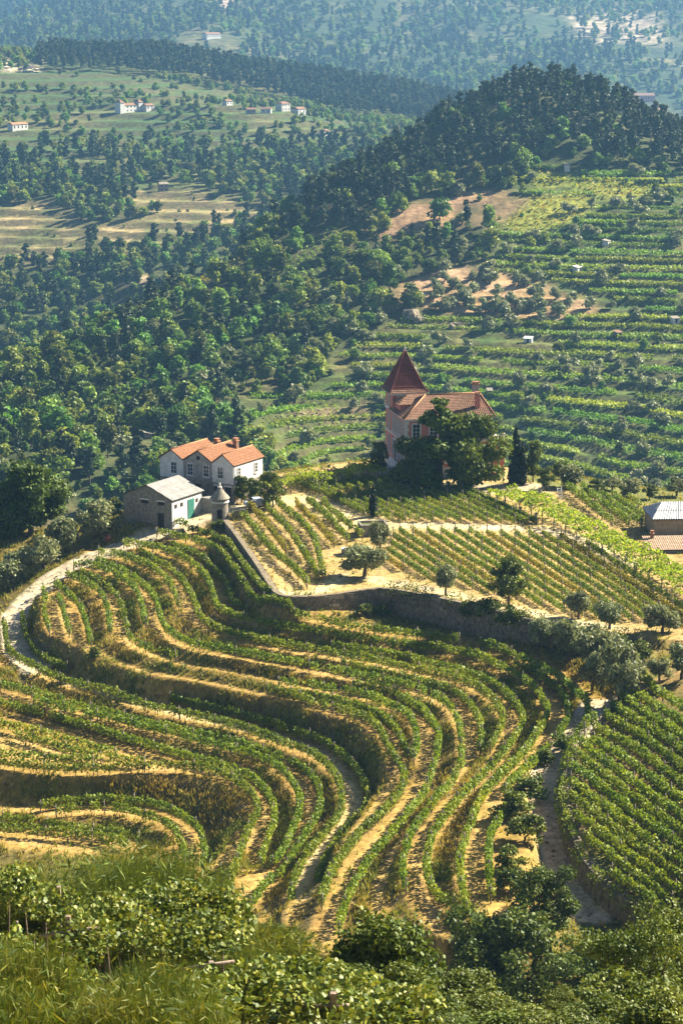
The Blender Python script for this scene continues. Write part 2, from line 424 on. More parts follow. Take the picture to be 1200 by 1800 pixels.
# ------------------------------------------------------------------ mesh helpers
def mesh_np(name, verts, faces, k, mats=(), tint=None, col=None, smooth=False):
    """verts (N,3), faces (M,k) -> mesh, with an optional per-face float 'tint' and per-vertex colour 'col'"""
    me = bpy.data.meshes.new(name)
    verts = np.ascontiguousarray(verts, np.float32); faces = np.ascontiguousarray(faces, np.int32)
    n, m = len(verts), len(faces)
    me.vertices.add(n); me.loops.add(m * k); me.polygons.add(m)
    me.vertices.foreach_set('co', verts.ravel())
    me.loops.foreach_set('vertex_index', faces.ravel())
    me.polygons.foreach_set('loop_start', np.arange(0, m * k, k, dtype=np.int32))
    me.polygons.foreach_set('loop_total', np.full(m, k, np.int32))
    me.polygons.foreach_set('use_smooth', np.full(m, smooth, bool))
    if tint is not None:
        a = me.attributes.new('tint', 'FLOAT', 'FACE'); a.data.foreach_set('value', np.ascontiguousarray(tint, np.float32))
    if col is not None:
        a = me.attributes.new('col', 'FLOAT_COLOR', 'POINT')
        c = np.concatenate([col, np.ones((len(col), 1))], 1).astype(np.float32)
        a.data.foreach_set('color', c.ravel())
    me.update(calc_edges=True)
    for mt in mats: me.materials.append(mt)
    return me

def link(name, me, parent=None, loc=None):
    o = bpy.data.objects.new(name, me)
    COL.objects.link(o)
    if parent is not None: o.parent = parent
    if loc is not None: o.location = tuple(float(v) for v in loc)
    return o

def tag(o, label=None, cat=None, group=None, kind=None):
    if label: o['label'] = label
    if cat: o['category'] = cat
    if group: o['group'] = group
    if kind: o['kind'] = kind
    return o

def empty(name, loc, rz=0.0):
    o = bpy.data.objects.new(name, None)
    o.empty_display_size = 0.5
    COL.objects.link(o); o.location = tuple(float(v) for v in loc); o.rotation_euler = (0, 0, rz)
    return o

class MB:
    """collects boxes, prisms, tubes and polygons into one mesh"""
    def __init__(s): s.v = []; s.f = []; s.sm = []
    def add(s, vs, fs, smooth=False):
        b = len(s.v); s.v += [tuple(map(float, v)) for v in vs]; s.f += [tuple(i + b for i in f) for f in fs]; s.sm += [smooth] * len(fs)
    def box(s, x0, x1, y0, y1, z0, z1):
        s.add([(x0, y0, z0), (x1, y0, z0), (x1, y1, z0), (x0, y1, z0), (x0, y0, z1), (x1, y0, z1), (x1, y1, z1), (x0, y1, z1)],
              [(3, 2, 1, 0), (4, 5, 6, 7), (0, 1, 5, 4), (1, 2, 6, 5), (2, 3, 7, 6), (3, 0, 4, 7)])
    def tube(s, pts, rad, n=6, cap=True):
        pts = [Vector(p) for p in pts]; m = len(pts); rings = []
        rad = rad if hasattr(rad, '__len__') else [rad] * m
        for i, p in enumerate(pts):
            d = (pts[min(i + 1, m - 1)] - pts[max(i - 1, 0)]).normalized()
            a = d.orthogonal().normalized() if abs(d.z) < .9 else (Vector((1, 0, 0)) - d * d.x).normalized()
            c = d.cross(a)
            rings.append([p + (a * math.cos(2 * math.pi * j / n) + c * math.sin(2 * math.pi * j / n)) * rad[i] for j in range(n)])
        vs = [v for r in rings for v in r]; fs = []
        for i in range(m - 1):
            for j in range(n):
                fs.append((i * n + j, i * n + (j + 1) % n, (i + 1) * n + (j + 1) % n, (i + 1) * n + j))
        if cap: fs += [tuple(range(n - 1, -1, -1)), tuple((m - 1) * n + j for j in range(n))]
        s.add(vs, fs, True)
    def lathe(s, prof, n=16, cx=0, cy=0):
        vs = []; fs = []; m = len(prof)
        for r, z in prof:
            for j in range(n): vs.append((cx + r * math.cos(2 * math.pi * j / n), cy + r * math.sin(2 * math.pi * j / n), z))
        for i in range(m - 1):
            for j in range(n): fs.append((i * n + j, i * n + (j + 1) % n, (i + 1) * n + (j + 1) % n, (i + 1) * n + j))
        fs += [tuple(range(n - 1, -1, -1)), tuple((m - 1) * n + j for j in range(n))]
        s.add(vs, fs, False)
    def slab(s, quad, t):          # a polygon (counter-clockwise from outside) given thickness t inwards
        q = [Vector(p) for p in quad]; n = (q[1] - q[0]).cross(q[2] - q[0]).normalized(); k = len(q)
        vs = q + [p - n * t for p in q]
        fs = [tuple(range(k)), tuple(range(2 * k - 1, k - 1, -1))] + [(i, i + k, (i + 1) % k + k, (i + 1) % k) for i in range(k)]
        s.add(vs, fs)
    def build(s, name, mat, parent=None, loc=None, bevel=0):
        me = bpy.data.meshes.new(name); me.from_pydata(s.v, [], s.f); me.update()
        me.polygons.foreach_set('use_smooth', s.sm)
        me.materials.append(mat)
        return link(name, me, parent, loc)

# ------------------------------------------------------------------ materials
def new_mat(name):
    m = bpy.data.materials.new(name); m.use_nodes = True
    nt = m.node_tree; nt.nodes.clear()
    out = nt.nodes.new('ShaderNodeOutputMaterial')
    return m, nt, out

def ramp(nt, stops):
    r = nt.nodes.new('ShaderNodeValToRGB'); e = r.color_ramp.elements
    while len(e) < len(stops): e.new(0.5)
    for el, (p, c) in zip(e, stops): el.position = p; el.color = (*c, 1)
    return r

def leaf_mat(name, stops, trans=0.35, rough=0.6, spec=0.25, obj_var=0.35, patch=6.0, tcol=(1.25, 1.15, .55)):
    m, nt, out = new_mat(name); N = nt.nodes; Lk = nt.links
    at = N.new('ShaderNodeAttribute'); at.attribute_name = 'tint'
    oi = N.new('ShaderNodeObjectInfo')
    geo = N.new('ShaderNodeNewGeometry')
    ns = N.new('ShaderNodeTexNoise'); ns.inputs['Scale'].default_value = 1.0 / patch; ns.inputs['Detail'].default_value = 2
    Lk.new(geo.outputs['Position'], ns.inputs['Vector'])
    a = N.new('ShaderNodeMath'); a.operation = 'MULTIPLY_ADD'; a.inputs[1].default_value = 0.6; 
    Lk.new(at.outputs['Fac'], a.inputs[0])
    b = N.new('ShaderNodeMath'); b.operation = 'MULTIPLY_ADD'; b.inputs[1].default_value = 0.5; b.inputs[2].default_value = -0.05
    Lk.new(ns.outputs['Fac'], b.inputs[0]); Lk.new(b.outputs[0], a.inputs[2])
    r = ramp(nt, stops); Lk.new(a.outputs[0], r.inputs[0])
    hsv = N.new('ShaderNodeHueSaturation'); Lk.new(r.outputs[0], hsv.inputs['Color'])
    v = N.new('ShaderNodeMapRange'); v.inputs[3].default_value = 1 - obj_var; v.inputs[4].default_value = 1 + obj_var
    Lk.new(oi.outputs['Random'], v.inputs[0]); Lk.new(v.outputs[0], hsv.inputs['Value'])
    h = N.new('ShaderNodeMath'); h.operation = 'MULTIPLY'; h.inputs[1].default_value = 7.31; Lk.new(oi.outputs['Random'], h.inputs[0])
    h2 = N.new('ShaderNodeMath'); h2.operation = 'FRACT'; Lk.new(h.outputs[0], h2.inputs[0])
    h3 = N.new('ShaderNodeMapRange'); h3.inputs[3].default_value = 0.5 - 0.035 * obj_var / .35; h3.inputs[4].default_value = 0.5 + 0.02 * obj_var / .35
    Lk.new(h2.outputs[0], h3.inputs[0]); Lk.new(h3.outputs[0], hsv.inputs['Hue'])
    p = N.new('ShaderNodeBsdfPrincipled'); p.inputs['Roughness'].default_value = rough; p.inputs['Specular IOR Level'].default_value = spec
    Lk.new(hsv.outputs[0], p.inputs['Base Color'])
    t = N.new('ShaderNodeBsdfTranslucent')
    mul = N.new('ShaderNodeMixRGB'); mul.blend_type = 'MULTIPLY'; mul.inputs[0].default_value = 1; mul.inputs[2].default_value = (*tcol, 1)
    Lk.new(hsv.outputs[0], mul.inputs[1]); Lk.new(mul.outputs[0], t.inputs['Color'])
    mx = N.new('ShaderNodeMixShader'); mx.inputs[0].default_value = trans
    Lk.new(p.outputs[0], mx.inputs[1]); Lk.new(t.outputs[0], mx.inputs[2]); Lk.new(mx.outputs[0], out.inputs[0])
    return m

def surf_mat(name, c1, c2, scale=3.0, rough=0.85, detail=6, bump=0.3, c3=None, spec=0.2, coord='Object', stretch=(1, 1, 1), metal=0.0):
    """two or three tones mixed by noise, with fine relief"""
    m, nt, out = new_mat(name); N = nt.nodes; Lk = nt.links
    tc = N.new('ShaderNodeTexCoord'); mp = N.new('ShaderNodeMapping'); mp.inputs['Scale'].default_value = stretch
    Lk.new(tc.outputs[coord], mp.inputs[0])
    n1 = N.new('ShaderNodeTexNoise'); n1.inputs['Scale'].default_value = scale; n1.inputs['Detail'].default_value = detail; n1.inputs['Roughness'].default_value = .65
    Lk.new(mp.outputs[0], n1.inputs['Vector'])
    st = [(0.32, c1), (0.68, c2)] if c3 is None else [(0.3, c1), (0.55, c2), (0.72, c3)]
    r = ramp(nt, st); Lk.new(n1.outputs['Fac'], r.inputs[0])
    p = N.new('ShaderNodeBsdfPrincipled'); p.inputs['Roughness'].default_value = rough; p.inputs['Specular IOR Level'].default_value = spec; p.inputs['Metallic'].default_value = metal
    Lk.new(r.outputs[0], p.inputs['Base Color'])
    bp = N.new('ShaderNodeBump'); bp.inputs['Strength'].default_value = bump; bp.inputs['Distance'].default_value = 0.05
    n2 = N.new('ShaderNodeTexNoise'); n2.inputs['Scale'].default_value = scale * 5; n2.inputs['Detail'].default_value = 3
    Lk.new(mp.outputs[0], n2.inputs['Vector']); Lk.new(n2.outputs['Fac'], bp.inputs['Height']); Lk.new(bp.outputs[0], p.inputs['Normal'])
    Lk.new(p.outputs[0], out.inputs[0])
    return m

def ground_mat(name, scale, amp=0.55, bump=0.6, bscale=2.0):
    """the ground's own colour (vertex colour 'col': which soil, grass or gravel lies where) broken up by grain"""
    m, nt, out = new_mat(name); N = nt.nodes; Lk = nt.links
    at = N.new('ShaderNodeAttribute'); at.attribute_name = 'col'
    geo = N.new('ShaderNodeNewGeometry')
    n1 = N.new('ShaderNodeTexNoise'); n1.inputs['Scale'].default_value = scale; n1.inputs['Detail'].default_value = 8; n1.inputs['Roughness'].default_value = .7
    Lk.new(geo.outputs['Position'], n1.inputs['Vector'])
    mr = N.new('ShaderNodeMapRange'); mr.inputs[1].default_value = .3; mr.inputs[2].default_value = .7; mr.inputs[3].default_value = 1 - amp; mr.inputs[4].default_value = 1 + amp
    Lk.new(n1.outputs['Fac'], mr.inputs[0])
    mul = N.new('ShaderNodeVectorMath'); mul.operation = 'SCALE'; Lk.new(at.outputs['Color'], mul.inputs[0]); Lk.new(mr.outputs[0], mul.inputs['Scale'])
    n3 = N.new('ShaderNodeTexNoise'); n3.inputs['Scale'].default_value = scale * .23; n3.inputs['Detail'].default_value = 5
    Lk.new(geo.outputs['Position'], n3.inputs['Vector'])
    r3 = ramp(nt, [(.42, (1, 1, 1)), (.62, (.86, .90, .74))]); Lk.new(n3.outputs['Fac'], r3.inputs[0])
    mx = N.new('ShaderNodeMixRGB'); mx.blend_type = 'MULTIPLY'; mx.inputs[0].default_value = 1
    Lk.new(mul.outputs[0], mx.inputs[1]); Lk.new(r3.outputs[0], mx.inputs[2])
    p = N.new('ShaderNodeBsdfPrincipled'); p.inputs['Roughness'].default_value = .95; p.inputs['Specular IOR Level'].default_value = .1
    Lk.new(mx.outputs[0], p.inputs['Base Color'])
    bp = N.new('ShaderNodeBump'); bp.inputs['Strength'].default_value = bump; bp.inputs['Distance'].default_value = 0.25 / bscale
    n2 = N.new('ShaderNodeTexNoise'); n2.inputs['Scale'].default_value = bscale; n2.inputs['Detail'].default_value = 5
    Lk.new(geo.outputs['Position'], n2.inputs['Vector']); Lk.new(n2.outputs['Fac'], bp.inputs['Height']); Lk.new(bp.outputs[0], p.inputs['Normal'])
    Lk.new(p.outputs[0], out.inputs[0])
    return m

M = {}
M['vine'] = leaf_mat('vine_leaf', [(.10, (.045, .090, .010)), (.38, (.120, .195, .016)), (.70, (.230, .290, .024)), (.97, (.38, .31, .04))], trans=.3, obj_var=.12)
M['vine_gold'] = leaf_mat('vine_leaf_turning', [(.08, (.07, .10, .012)), (.4, (.19, .21, .02)), (.7, (.33, .29, .035)), (.97, (.44, .28, .05))], trans=.3, obj_var=.15)
M['pergola'] = leaf_mat('pergola_leaf', [(.1, (.11, .17, .015)), (.5, (.26, .36, .025)), (.9, (.42, .46, .05))], trans=.4, obj_var=.08)
M['olive'] = leaf_mat('olive_leaf', [(.1, (.075, .092, .036)), (.5, (.20, .225, .105)), (.9, (.36, .38, .20))], trans=.25, obj_var=.15, tcol=(1.1, 1.1, .7))
M['dark'] = leaf_mat('dark_leaf', [(.1, (.024, .045, .008)), (.5, (.070, .115, .012)), (.85, (.145, .195, .020)), (.98, (.21, .23, .03))], trans=.25, obj_var=.15)
M['cypress'] = leaf_mat('cypress_leaf', [(.1, (.008, .018, .006)), (.6, (.022, .038, .010)), (.95, (.045, .06, .015))], trans=.1, obj_var=.1)
M['wood_leaf'] = leaf_mat('woodland_leaf', [(.1, (.038, .085, .016)), (.45, (.100, .185, .030)), (.75, (.185, .275, .040)), (.98, (.32, .33, .055))], trans=.3, obj_var=.55)
M['pine'] = leaf_mat('pine_needle', [(.1, (.018, .036, .014)), (.5, (.040, .068, .022)), (.95, (.085, .115, .038))], trans=.15, obj_var=.3)
M['hill_vine'] = leaf_mat('hillside_vine_leaf', [(.1, (.075, .16, .016)), (.5, (.18, .31, .028)), (.85, (.31, .39, .04)), (.98, (.38, .33, .05))], trans=.3, obj_var=.3, patch=25)
M['grass'] = leaf_mat('dry_grass_blade', [(.1, (.09, .14, .02)), (.4, (.20, .22, .035)), (.7, (.34, .27, .06)), (.95, (.46, .33, .10))], trans=.3, obj_var=.0, patch=5)
M['broom'] = leaf_mat('broom_stem', [(.1, (.025, .06, .008)), (.45, (.080, .120, .014)), (.8, (.22, .22, .035)), (.97, (.36, .27, .07))], trans=.3, obj_var=.15, patch=1.5)
M['near_leaf'] = leaf_mat('near_vine_leaf', [(.08, (.03, .06, .010)), (.4, (.10, .145, .022)), (.7, (.21, .235, .035)), (.97, (.38, .33, .07))], trans=.22, obj_var=.1, patch=1.2, spec=.25, rough=.5)
M['near_tree'] = leaf_mat('near_tree_leaf', [(.1, (.025, .05, .009)), (.45, (.08, .12, .016)), (.8, (.19, .215, .03)), (.98, (.32, .28, .06))], trans=.2, obj_var=.12, patch=1.5, spec=.22, rough=.55)
M['bark'] = surf_mat('bark', (.06, .045, .03), (.15, .115, .08), 4, bump=.8)
M['post'] = surf_mat('post_wood', (.12, .10, .08), (.26, .22, .17), 6)
M['beam'] = surf_mat('weathered_beam', (.16, .12, .09), (.34, .27, .21), 8)
M['ground'] = ground_mat('terrace_soil', 1.3, amp=.62, bump=.9, bscale=3.0)
M['hill'] = ground_mat('hillside_soil', .25, amp=.6, bump=.8, bscale=.4)
M['far'] = ground_mat('mountain_soil', .06, amp=.6, bump=.8, bscale=.08)

# ------------------------------------------------------------------ leaves
def leaf_quads(c, size, up_bias=0.0, aspect=1.0, rng=RNG, out=None, shape=4):
    """one small leaf polygon at each centre; orientation random, optionally leaning to 'out' normals"""
    n = len(c)
    nrm = rng.normal(size=(n, 3))
    nrm /= np.linalg.norm(nrm, axis=1, keepdims=True)
    if out is not None: nrm = nrm + out
    nrm[:, 2] += up_bias
    nrm /= np.linalg.norm(nrm, axis=1, keepdims=True) + 1e-9
    r = rng.normal(size=(n, 3)); u = np.cross(nrm, r); u /= np.linalg.norm(u, axis=1, keepdims=True) + 1e-9
    v = np.cross(nrm, u)
    s = np.broadcast_to(np.asarray(size, float), (n,))[:, None] * .5
    if shape == 4:
        k = 4; pr = [(-1, -.15), (-.1, -1), (1, .1), (.15, 1)]
    else:
        k = 6; pr = [(0, -1), (.85, -.75), (.9, .2), (0, 1.1), (-.9, .2), (-.85, -.75)]
    vs = np.stack([c + u * s * a * aspect + v * s * b_ for a, b_ in pr], 1).reshape(-1, 3)
    fs = np.arange(n * k).reshape(n, k)
    return vs, fs, k

def leaf_mesh(name, c, size, mat, rng=RNG, tint=None, **kw):
    vs, fs, k = leaf_quads(c, size, rng=rng, **kw)
    if tint is None: tint = rng.random(len(c))
    return mesh_np(name, vs, fs, k, [mat], tint=tint)
# ------------------------------------------------------------------ ground sheets
def lerp(a, b, t): return a + (b - a) * t[..., None]
def c3(*c): return np.array(c, float)

def smoothstep(a, b, x):
    t = np.clip((x - a) / (b - a), 0, 1); return t * t * (3 - 2 * t)

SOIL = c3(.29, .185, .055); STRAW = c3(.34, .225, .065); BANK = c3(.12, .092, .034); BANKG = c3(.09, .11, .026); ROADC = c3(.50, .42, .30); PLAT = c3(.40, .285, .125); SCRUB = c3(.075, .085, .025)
def blur(m, n):
    m = m.astype(float)
    for _ in range(n):
        p = np.pad(m, 1, mode='edge'); m = (p[:-2, 1:-1] + p[2:, 1:-1] + p[1:-1, :-2] + p[1:-1, 2:] + 2 * m) / 6
    return m

nz = fbm(GXX / 3.0, GYY / 3.0, 31); nz2 = fbm(GXX / 9.0, GYY / 9.0, 33)
fr = LF % 1.0
GC = np.broadcast_to(SCRUB, (NY, NX, 3)).copy()
GC = lerp(GC, lerp(np.broadcast_to(SCRUB, GC.shape), np.broadcast_to(STRAW, GC.shape), np.clip(.55 + nz2 * 2.5, 0, 1)), np.ones((NY, NX)) * .75)
tf = blur(terr, 3)
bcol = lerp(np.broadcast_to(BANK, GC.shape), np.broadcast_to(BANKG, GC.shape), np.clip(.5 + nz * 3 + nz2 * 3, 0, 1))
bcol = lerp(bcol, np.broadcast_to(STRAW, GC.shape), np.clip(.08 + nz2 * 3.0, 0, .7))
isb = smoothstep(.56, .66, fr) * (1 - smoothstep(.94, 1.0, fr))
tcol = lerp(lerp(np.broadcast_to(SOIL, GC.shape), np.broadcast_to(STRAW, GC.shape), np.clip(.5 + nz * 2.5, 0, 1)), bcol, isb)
pathm = np.exp(-((fr - .27) / .09) ** 2) * smoothstep(.0, .5, .75 + nz2)
tcol = lerp(tcol, np.broadcast_to(c3(.42, .285, .105), GC.shape), np.clip(pathm * .8, 0, 1))
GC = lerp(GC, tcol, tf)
pm = blur(inside, 2)
pcol = lerp(np.broadcast_to(PLAT, GC.shape), np.broadcast_to(c3(.33, .235, .09), GC.shape), np.clip(.35 + nz * 2.2 + nz2 * 2, 0, 1))
GC = lerp(GC, pcol, pm)
fm = blur(finside, 2)
GC = lerp(GC, lerp(np.broadcast_to(c3(.30, .20, .085), GC.shape), np.broadcast_to(c3(.16, .15, .04), GC.shape), np.clip(.5 + nz * 3, 0, 1)), fm)
GC = lerp(GC, lerp(np.broadcast_to(ROADC, GC.shape), np.broadcast_to(c3(.46, .38, .26), GC.shape), np.clip(.4 + nz * 3, 0, 1)), np.clip(blur(ROADM, 2) * 1.5 - .25, 0, 1))
GC = lerp(GC, np.broadcast_to(c3(.50, .40, .27), GC.shape), np.clip(blur(SUNKM, 2) * 1.4 - .2, 0, 1))
# the track across the plateau and the worn lane along the wall top
def stripe(l, w, c, k=1.0):
    pl = smooth_line(np.array(world_line(l)), .3)
    m, _ = rasterize(pl[:, :2], pl[:, 2], NX, NY, GS)
    mm = blur(dilate(m, int(w / GS / 2)), 3) * k
    global GC
    GC = lerp(GC, np.broadcast_to(c3(*c), GC.shape), np.clip(mm, 0, 1))
stripe([(690, 922, -.2), (780, 924, -.1), (880, 926, 0), (960, 932, 0), (1020, 950, -.1), (1100, 990, -.2)], 3, (.50, .41, .27))
stripe([(480, 878, -.8), (560, 880, -.5), (620, 905, -.4), (660, 925, -.4)], 7, (.50, .39, .22))
stripe([(650, 1012, -.4), (750, 1033, -.2), (850, 1056, -.2), (960, 1085, -.6), (1080, 1105, -.8)], 2.4, (.50, .40, .25))
stripe([(1010, 842, -.6), (1080, 856, -.6), (1160, 866, -.7), (1330, 880, -.6)], 16, (.12, .14, .035), .9)
stripe([(500, 1038, -.5), (560, 1036, -.5), (600, 1010, -.5)], 2.5, (.58, .45, .26))
stripe([(690, 848, 0), (800, 856, 0), (930, 858, 0)], 6, (.40, .34, .24))
# bright wheel track of the level that carries the road
M6 = ROWW['M']; L6 = ROWW['L']
stripe([(66, 1178, -11.5), (150, 1208, -11.5), (240, 1236, -11.5), (330, 1258, -11.5), (420, 1278, -11.5), (520, 1306, -11.5), (580, 1336, -11.5), (612, 1372, -11.5), (622, 1410, -11.5), (606, 1446, -11.5), (572, 1486, -11.5), (535, 1536, -11.5), (520, 1590, -11.5), (540, 1632, -11.6)], 1.4, (.54, .42, .24), .9)

idx = np.arange(NX * NY).reshape(NY, NX)
fc = np.stack([idx[:-1, :-1], idx[:-1, 1:], idx[1:, 1:], idx[1:, :-1]], -1).reshape(-1, 4)
vv = np.stack([GXX, GYY, ZG], -1).reshape(-1, 3)
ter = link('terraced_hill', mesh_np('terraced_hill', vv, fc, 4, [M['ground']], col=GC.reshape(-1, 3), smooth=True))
tag(ter, 'ochre terraced spur of dry earth carrying the vineyard', kind='structure')

# wide valley: a fan of strips from the camera's feet to the far mountain, left out where the spur's finer sheet lies
VV = [np.linspace(-40, 186, 76), np.linspace(186, 424, 80)[1:], np.linspace(424, 700, 93)[1:]]
vrad = np.concatenate(VV + [np.geomspace(700, 2600, 420)[1:], np.geomspace(2600, 5900, 110)[1:]])
NU = 300
uang = np.linspace(-.36, .36, NU)
RY, UA = np.meshgrid(vrad, uang, indexing='ij')
RX = UA * (RY + 130.0)
RZ = relief(RX, RY)
pix = project(np.stack([RX, RY, RZ], -1).reshape(-1, 3))
PX = pix[:, 0].reshape(RX.shape); PY = pix[:, 1].reshape(RX.shape)
def zone(poly, d0, d1, X=None, Y=None, D=None):
    X = PX if X is None else X; Y = PY if Y is None else Y; D = RY if D is None else D
    return in_poly(np.stack([X.ravel(), Y.ravel()], 1), poly).reshape(X.shape) & (D > d0) & (D < d1)
# ground that carries terraced plots on the facing hillside
Z_TERR = [(560, 860), (470, 800), (430, 740), (430, 690), (560, 690), (570, 640), (700, 560), (820, 545), (830, 500), (870, 440), (860, 400), (930, 290), (1010, 300), (1300, 310), (1400, 560), (1400, 900), (600, 900)]
Z_DRY = [(-60, 362), (90, 352), (132, 385), (160, 440), (100, 462), (-60, 466)]
Z_DRY2 = [(165, 400), (290, 378), (215, 348), (262, 318), (330, 330), (470, 366), (465, 390), (370, 400), (320, 430), (190, 446)]
Z_LEFT = [(-60, 120), (130, 115), (330, 150), (470, 175), (640, 215), (600, 250), (480, 300), (400, 330), (120, 330), (-60, 340)]
def terrace_step(z, step, k, flat=.62):
    t = z / step; f = t - np.floor(t)
    return (np.floor(t) + smoothstep(flat, 1.0, f)) * step * k + z * (1 - k)
STEP = 2.3
zm = zone(Z_TERR, 600, 1150).astype(float)
zd = (zone(Z_DRY, 1200, 1700) | zone(Z_DRY2, 1200, 1700)).astype(float)
zl = zone(Z_LEFT, 1400, 2200).astype(float)
def blur2(m, n): return blur(m, n)
zmb, zdb, zlb = blur2(zm, 4), blur2(zd, 3), blur2(zl, 3)
RZ0 = RZ.copy()
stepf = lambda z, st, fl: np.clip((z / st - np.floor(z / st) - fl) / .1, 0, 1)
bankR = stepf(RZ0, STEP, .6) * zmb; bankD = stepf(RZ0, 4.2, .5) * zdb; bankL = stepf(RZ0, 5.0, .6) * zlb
RZ = terrace_step(RZ, STEP, zmb)
RZ = terrace_step(RZ, 4.2, zdb * .95, .5)
RZ = terrace_step(RZ, 5.0, zlb * .8, .6)
n1 = fbm(RX / 30, RY / 30, 41); n2 = fbm(RX / 110, RY / 110, 43); n3 = fbm(RX / 9, RY / 22, 45, 3)
full = RX.shape + (3,)
HC = lerp(np.broadcast_to(c3(.050, .062, .022), full), np.broadcast_to(c3(.16, .125, .060), full), np.clip(.10 + n1 * 1.8 + n2 * 1.2, 0, 1))
HC = lerp(HC, lerp(np.broadcast_to(c3(.065, .11, .024), full), np.broadcast_to(c3(.18, .16, .055), full), np.clip(.12 + n1 * 2.0 + n3 * 1.2, 0, 1)), zmb)
HC = lerp(HC, lerp(np.broadcast_to(c3(.34, .26, .13), full), np.broadcast_to(c3(.13, .14, .05), full), np.clip(.35 + n1 * 2.4 + n3 * 2.4, 0, 1)), zdb)
HC = lerp(HC, lerp(np.broadcast_to(c3(.055, .098, .028), full), np.broadcast_to(c3(.17, .15, .06), full), np.clip(.22 + n2 * 2.2 + n1 * 1.5, 0, 1)), zlb)
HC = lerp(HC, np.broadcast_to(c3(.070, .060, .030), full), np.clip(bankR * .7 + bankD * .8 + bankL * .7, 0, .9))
fw = np.clip((RY - 2350) / 200, 0, 1)
HC = lerp(HC, lerp(np.broadcast_to(c3(.035, .055, .022), full), np.broadcast_to(c3(.13, .115, .055), full), np.clip(.15 + n2 * 2.4 + n1 * 1.5, 0, 1)), fw)
BARE = [([(730, 360), (800, 340), (870, 335), (940, 345), (880, 395), (810, 400), (745, 400), (680, 430), (650, 400)], 850, 1150, (.30, .19, .11)),
        ([(800, 470), (900, 480), (1010, 520), (1080, 550), (960, 560), (800, 545), (700, 530), (690, 500)], 780, 1050, (.29, .19, .11)),
        ([(640, 700), (520, 720), (560, 735), (660, 740)], 700, 900, (.34, .24, .14)), ([(225, 485), (270, 485), (270, 500), (225, 500)], 1000, 1500, (.4, .3, .22)),
        ([(0, 100), (70, 105), (70, 122), (0, 120)], 1800, 2300, (.42, .34, .26)), ([(930, 150), (1030, 130), (1090, 190), (1010, 200)], 2500, 4000, (.26, .20, .14)),
        ([(1000, 25), (1150, 25), (1170, 80), (1020, 70)], 3000, 4500, (.28, .22, .16)), ([(370, 0), (420, 0), (420, 20), (370, 20)], 3000, 4500, (.4, .3, .24))]
for pl, d0, d1, c in BARE:
    k = blur2(zone(pl, d0, d1), 2)
    HC = lerp(HC, c3(*c) * np.clip(1 + n3 * 1.6 + n1, .45, 1.5)[..., None], np.clip(k * (1.05 + n1 * 1.8 + n3), 0, 1))
PLOTS = [([(885, 395), (935, 345), (1010, 338), (1045, 350), (1020, 385), (960, 402), (900, 410)], 850, 1150), ([(1010, 335), (1010, 315), (1130, 320), (1150, 340), (1080, 350)], 850, 1150),
         ([(930, 300), (990, 305), (1005, 322), (940, 330)], 850, 1150)]
for pl, d0, d1 in PLOTS:
    HC = lerp(HC, np.broadcast_to(c3(.22, .24, .04), full), blur2(zone(pl, d0, d1), 2))
near = RY < 186
HC = np.where(near[..., None], lerp(np.broadcast_to(c3(.10, .10, .03), full), np.broadcast_to(c3(.34, .26, .10), full), np.clip(.4 + n3 * 2.5 + n1, 0, 1)), HC)
hole = (RX > GX0 + 1) & (RX < GX1 - 1) & (RY > GY0 + 1) & (RY < GY1 - 1)
RZ = np.where(hole, RZ - 25, RZ)           # the wide sheet dips away beneath the spur's own sheet
ih = np.arange(RX.size).reshape(RX.shape)
fh = np.stack([ih[:-1, :-1], ih[:-1, 1:], ih[1:, 1:], ih[1:, :-1]], -1)
allhole = hole[:-1, :-1] & hole[:-1, 1:] & hole[1:, 1:] & hole[1:, :-1]
rowD = np.broadcast_to(RY[:-1, :-1], allhole.shape)
def sheet(name, sel, mat, label):
    f = fh[sel & ~allhole]
    used, inv = np.unique(f, return_inverse=True)
    v = np.stack([RX, RY, RZ], -1).reshape(-1, 3)[used]
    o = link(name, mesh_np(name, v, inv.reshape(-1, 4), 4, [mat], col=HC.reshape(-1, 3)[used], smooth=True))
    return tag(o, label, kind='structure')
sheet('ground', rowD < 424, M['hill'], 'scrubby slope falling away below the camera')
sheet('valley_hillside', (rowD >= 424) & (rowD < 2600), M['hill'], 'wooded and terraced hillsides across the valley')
sheet('far_mountain', rowD >= 2600, M['far'], 'hazy blue wooded mountain closing the view')

_vl = vrad; 
def wz(x, y):
    """height of the wide sheet, terrace steps included"""
    x = np.asarray(x, float); y = np.asarray(y, float)
    fi = np.interp(y, vrad, np.arange(len(vrad))); fj = np.clip((x / (y + 130.0) + .36) / .72 * (NU - 1), 0, NU - 1.001)
    fi = np.clip(fi, 0, len(vrad) - 1.001)
    i = fi.astype(int); j = fj.astype(int); ti = fi - i; tj = fj - j
    return (RZ[i, j] * (1 - tj) + RZ[i, j + 1] * tj) * (1 - ti) + (RZ[i + 1, j] * (1 - tj) + RZ[i + 1, j + 1] * tj) * ti

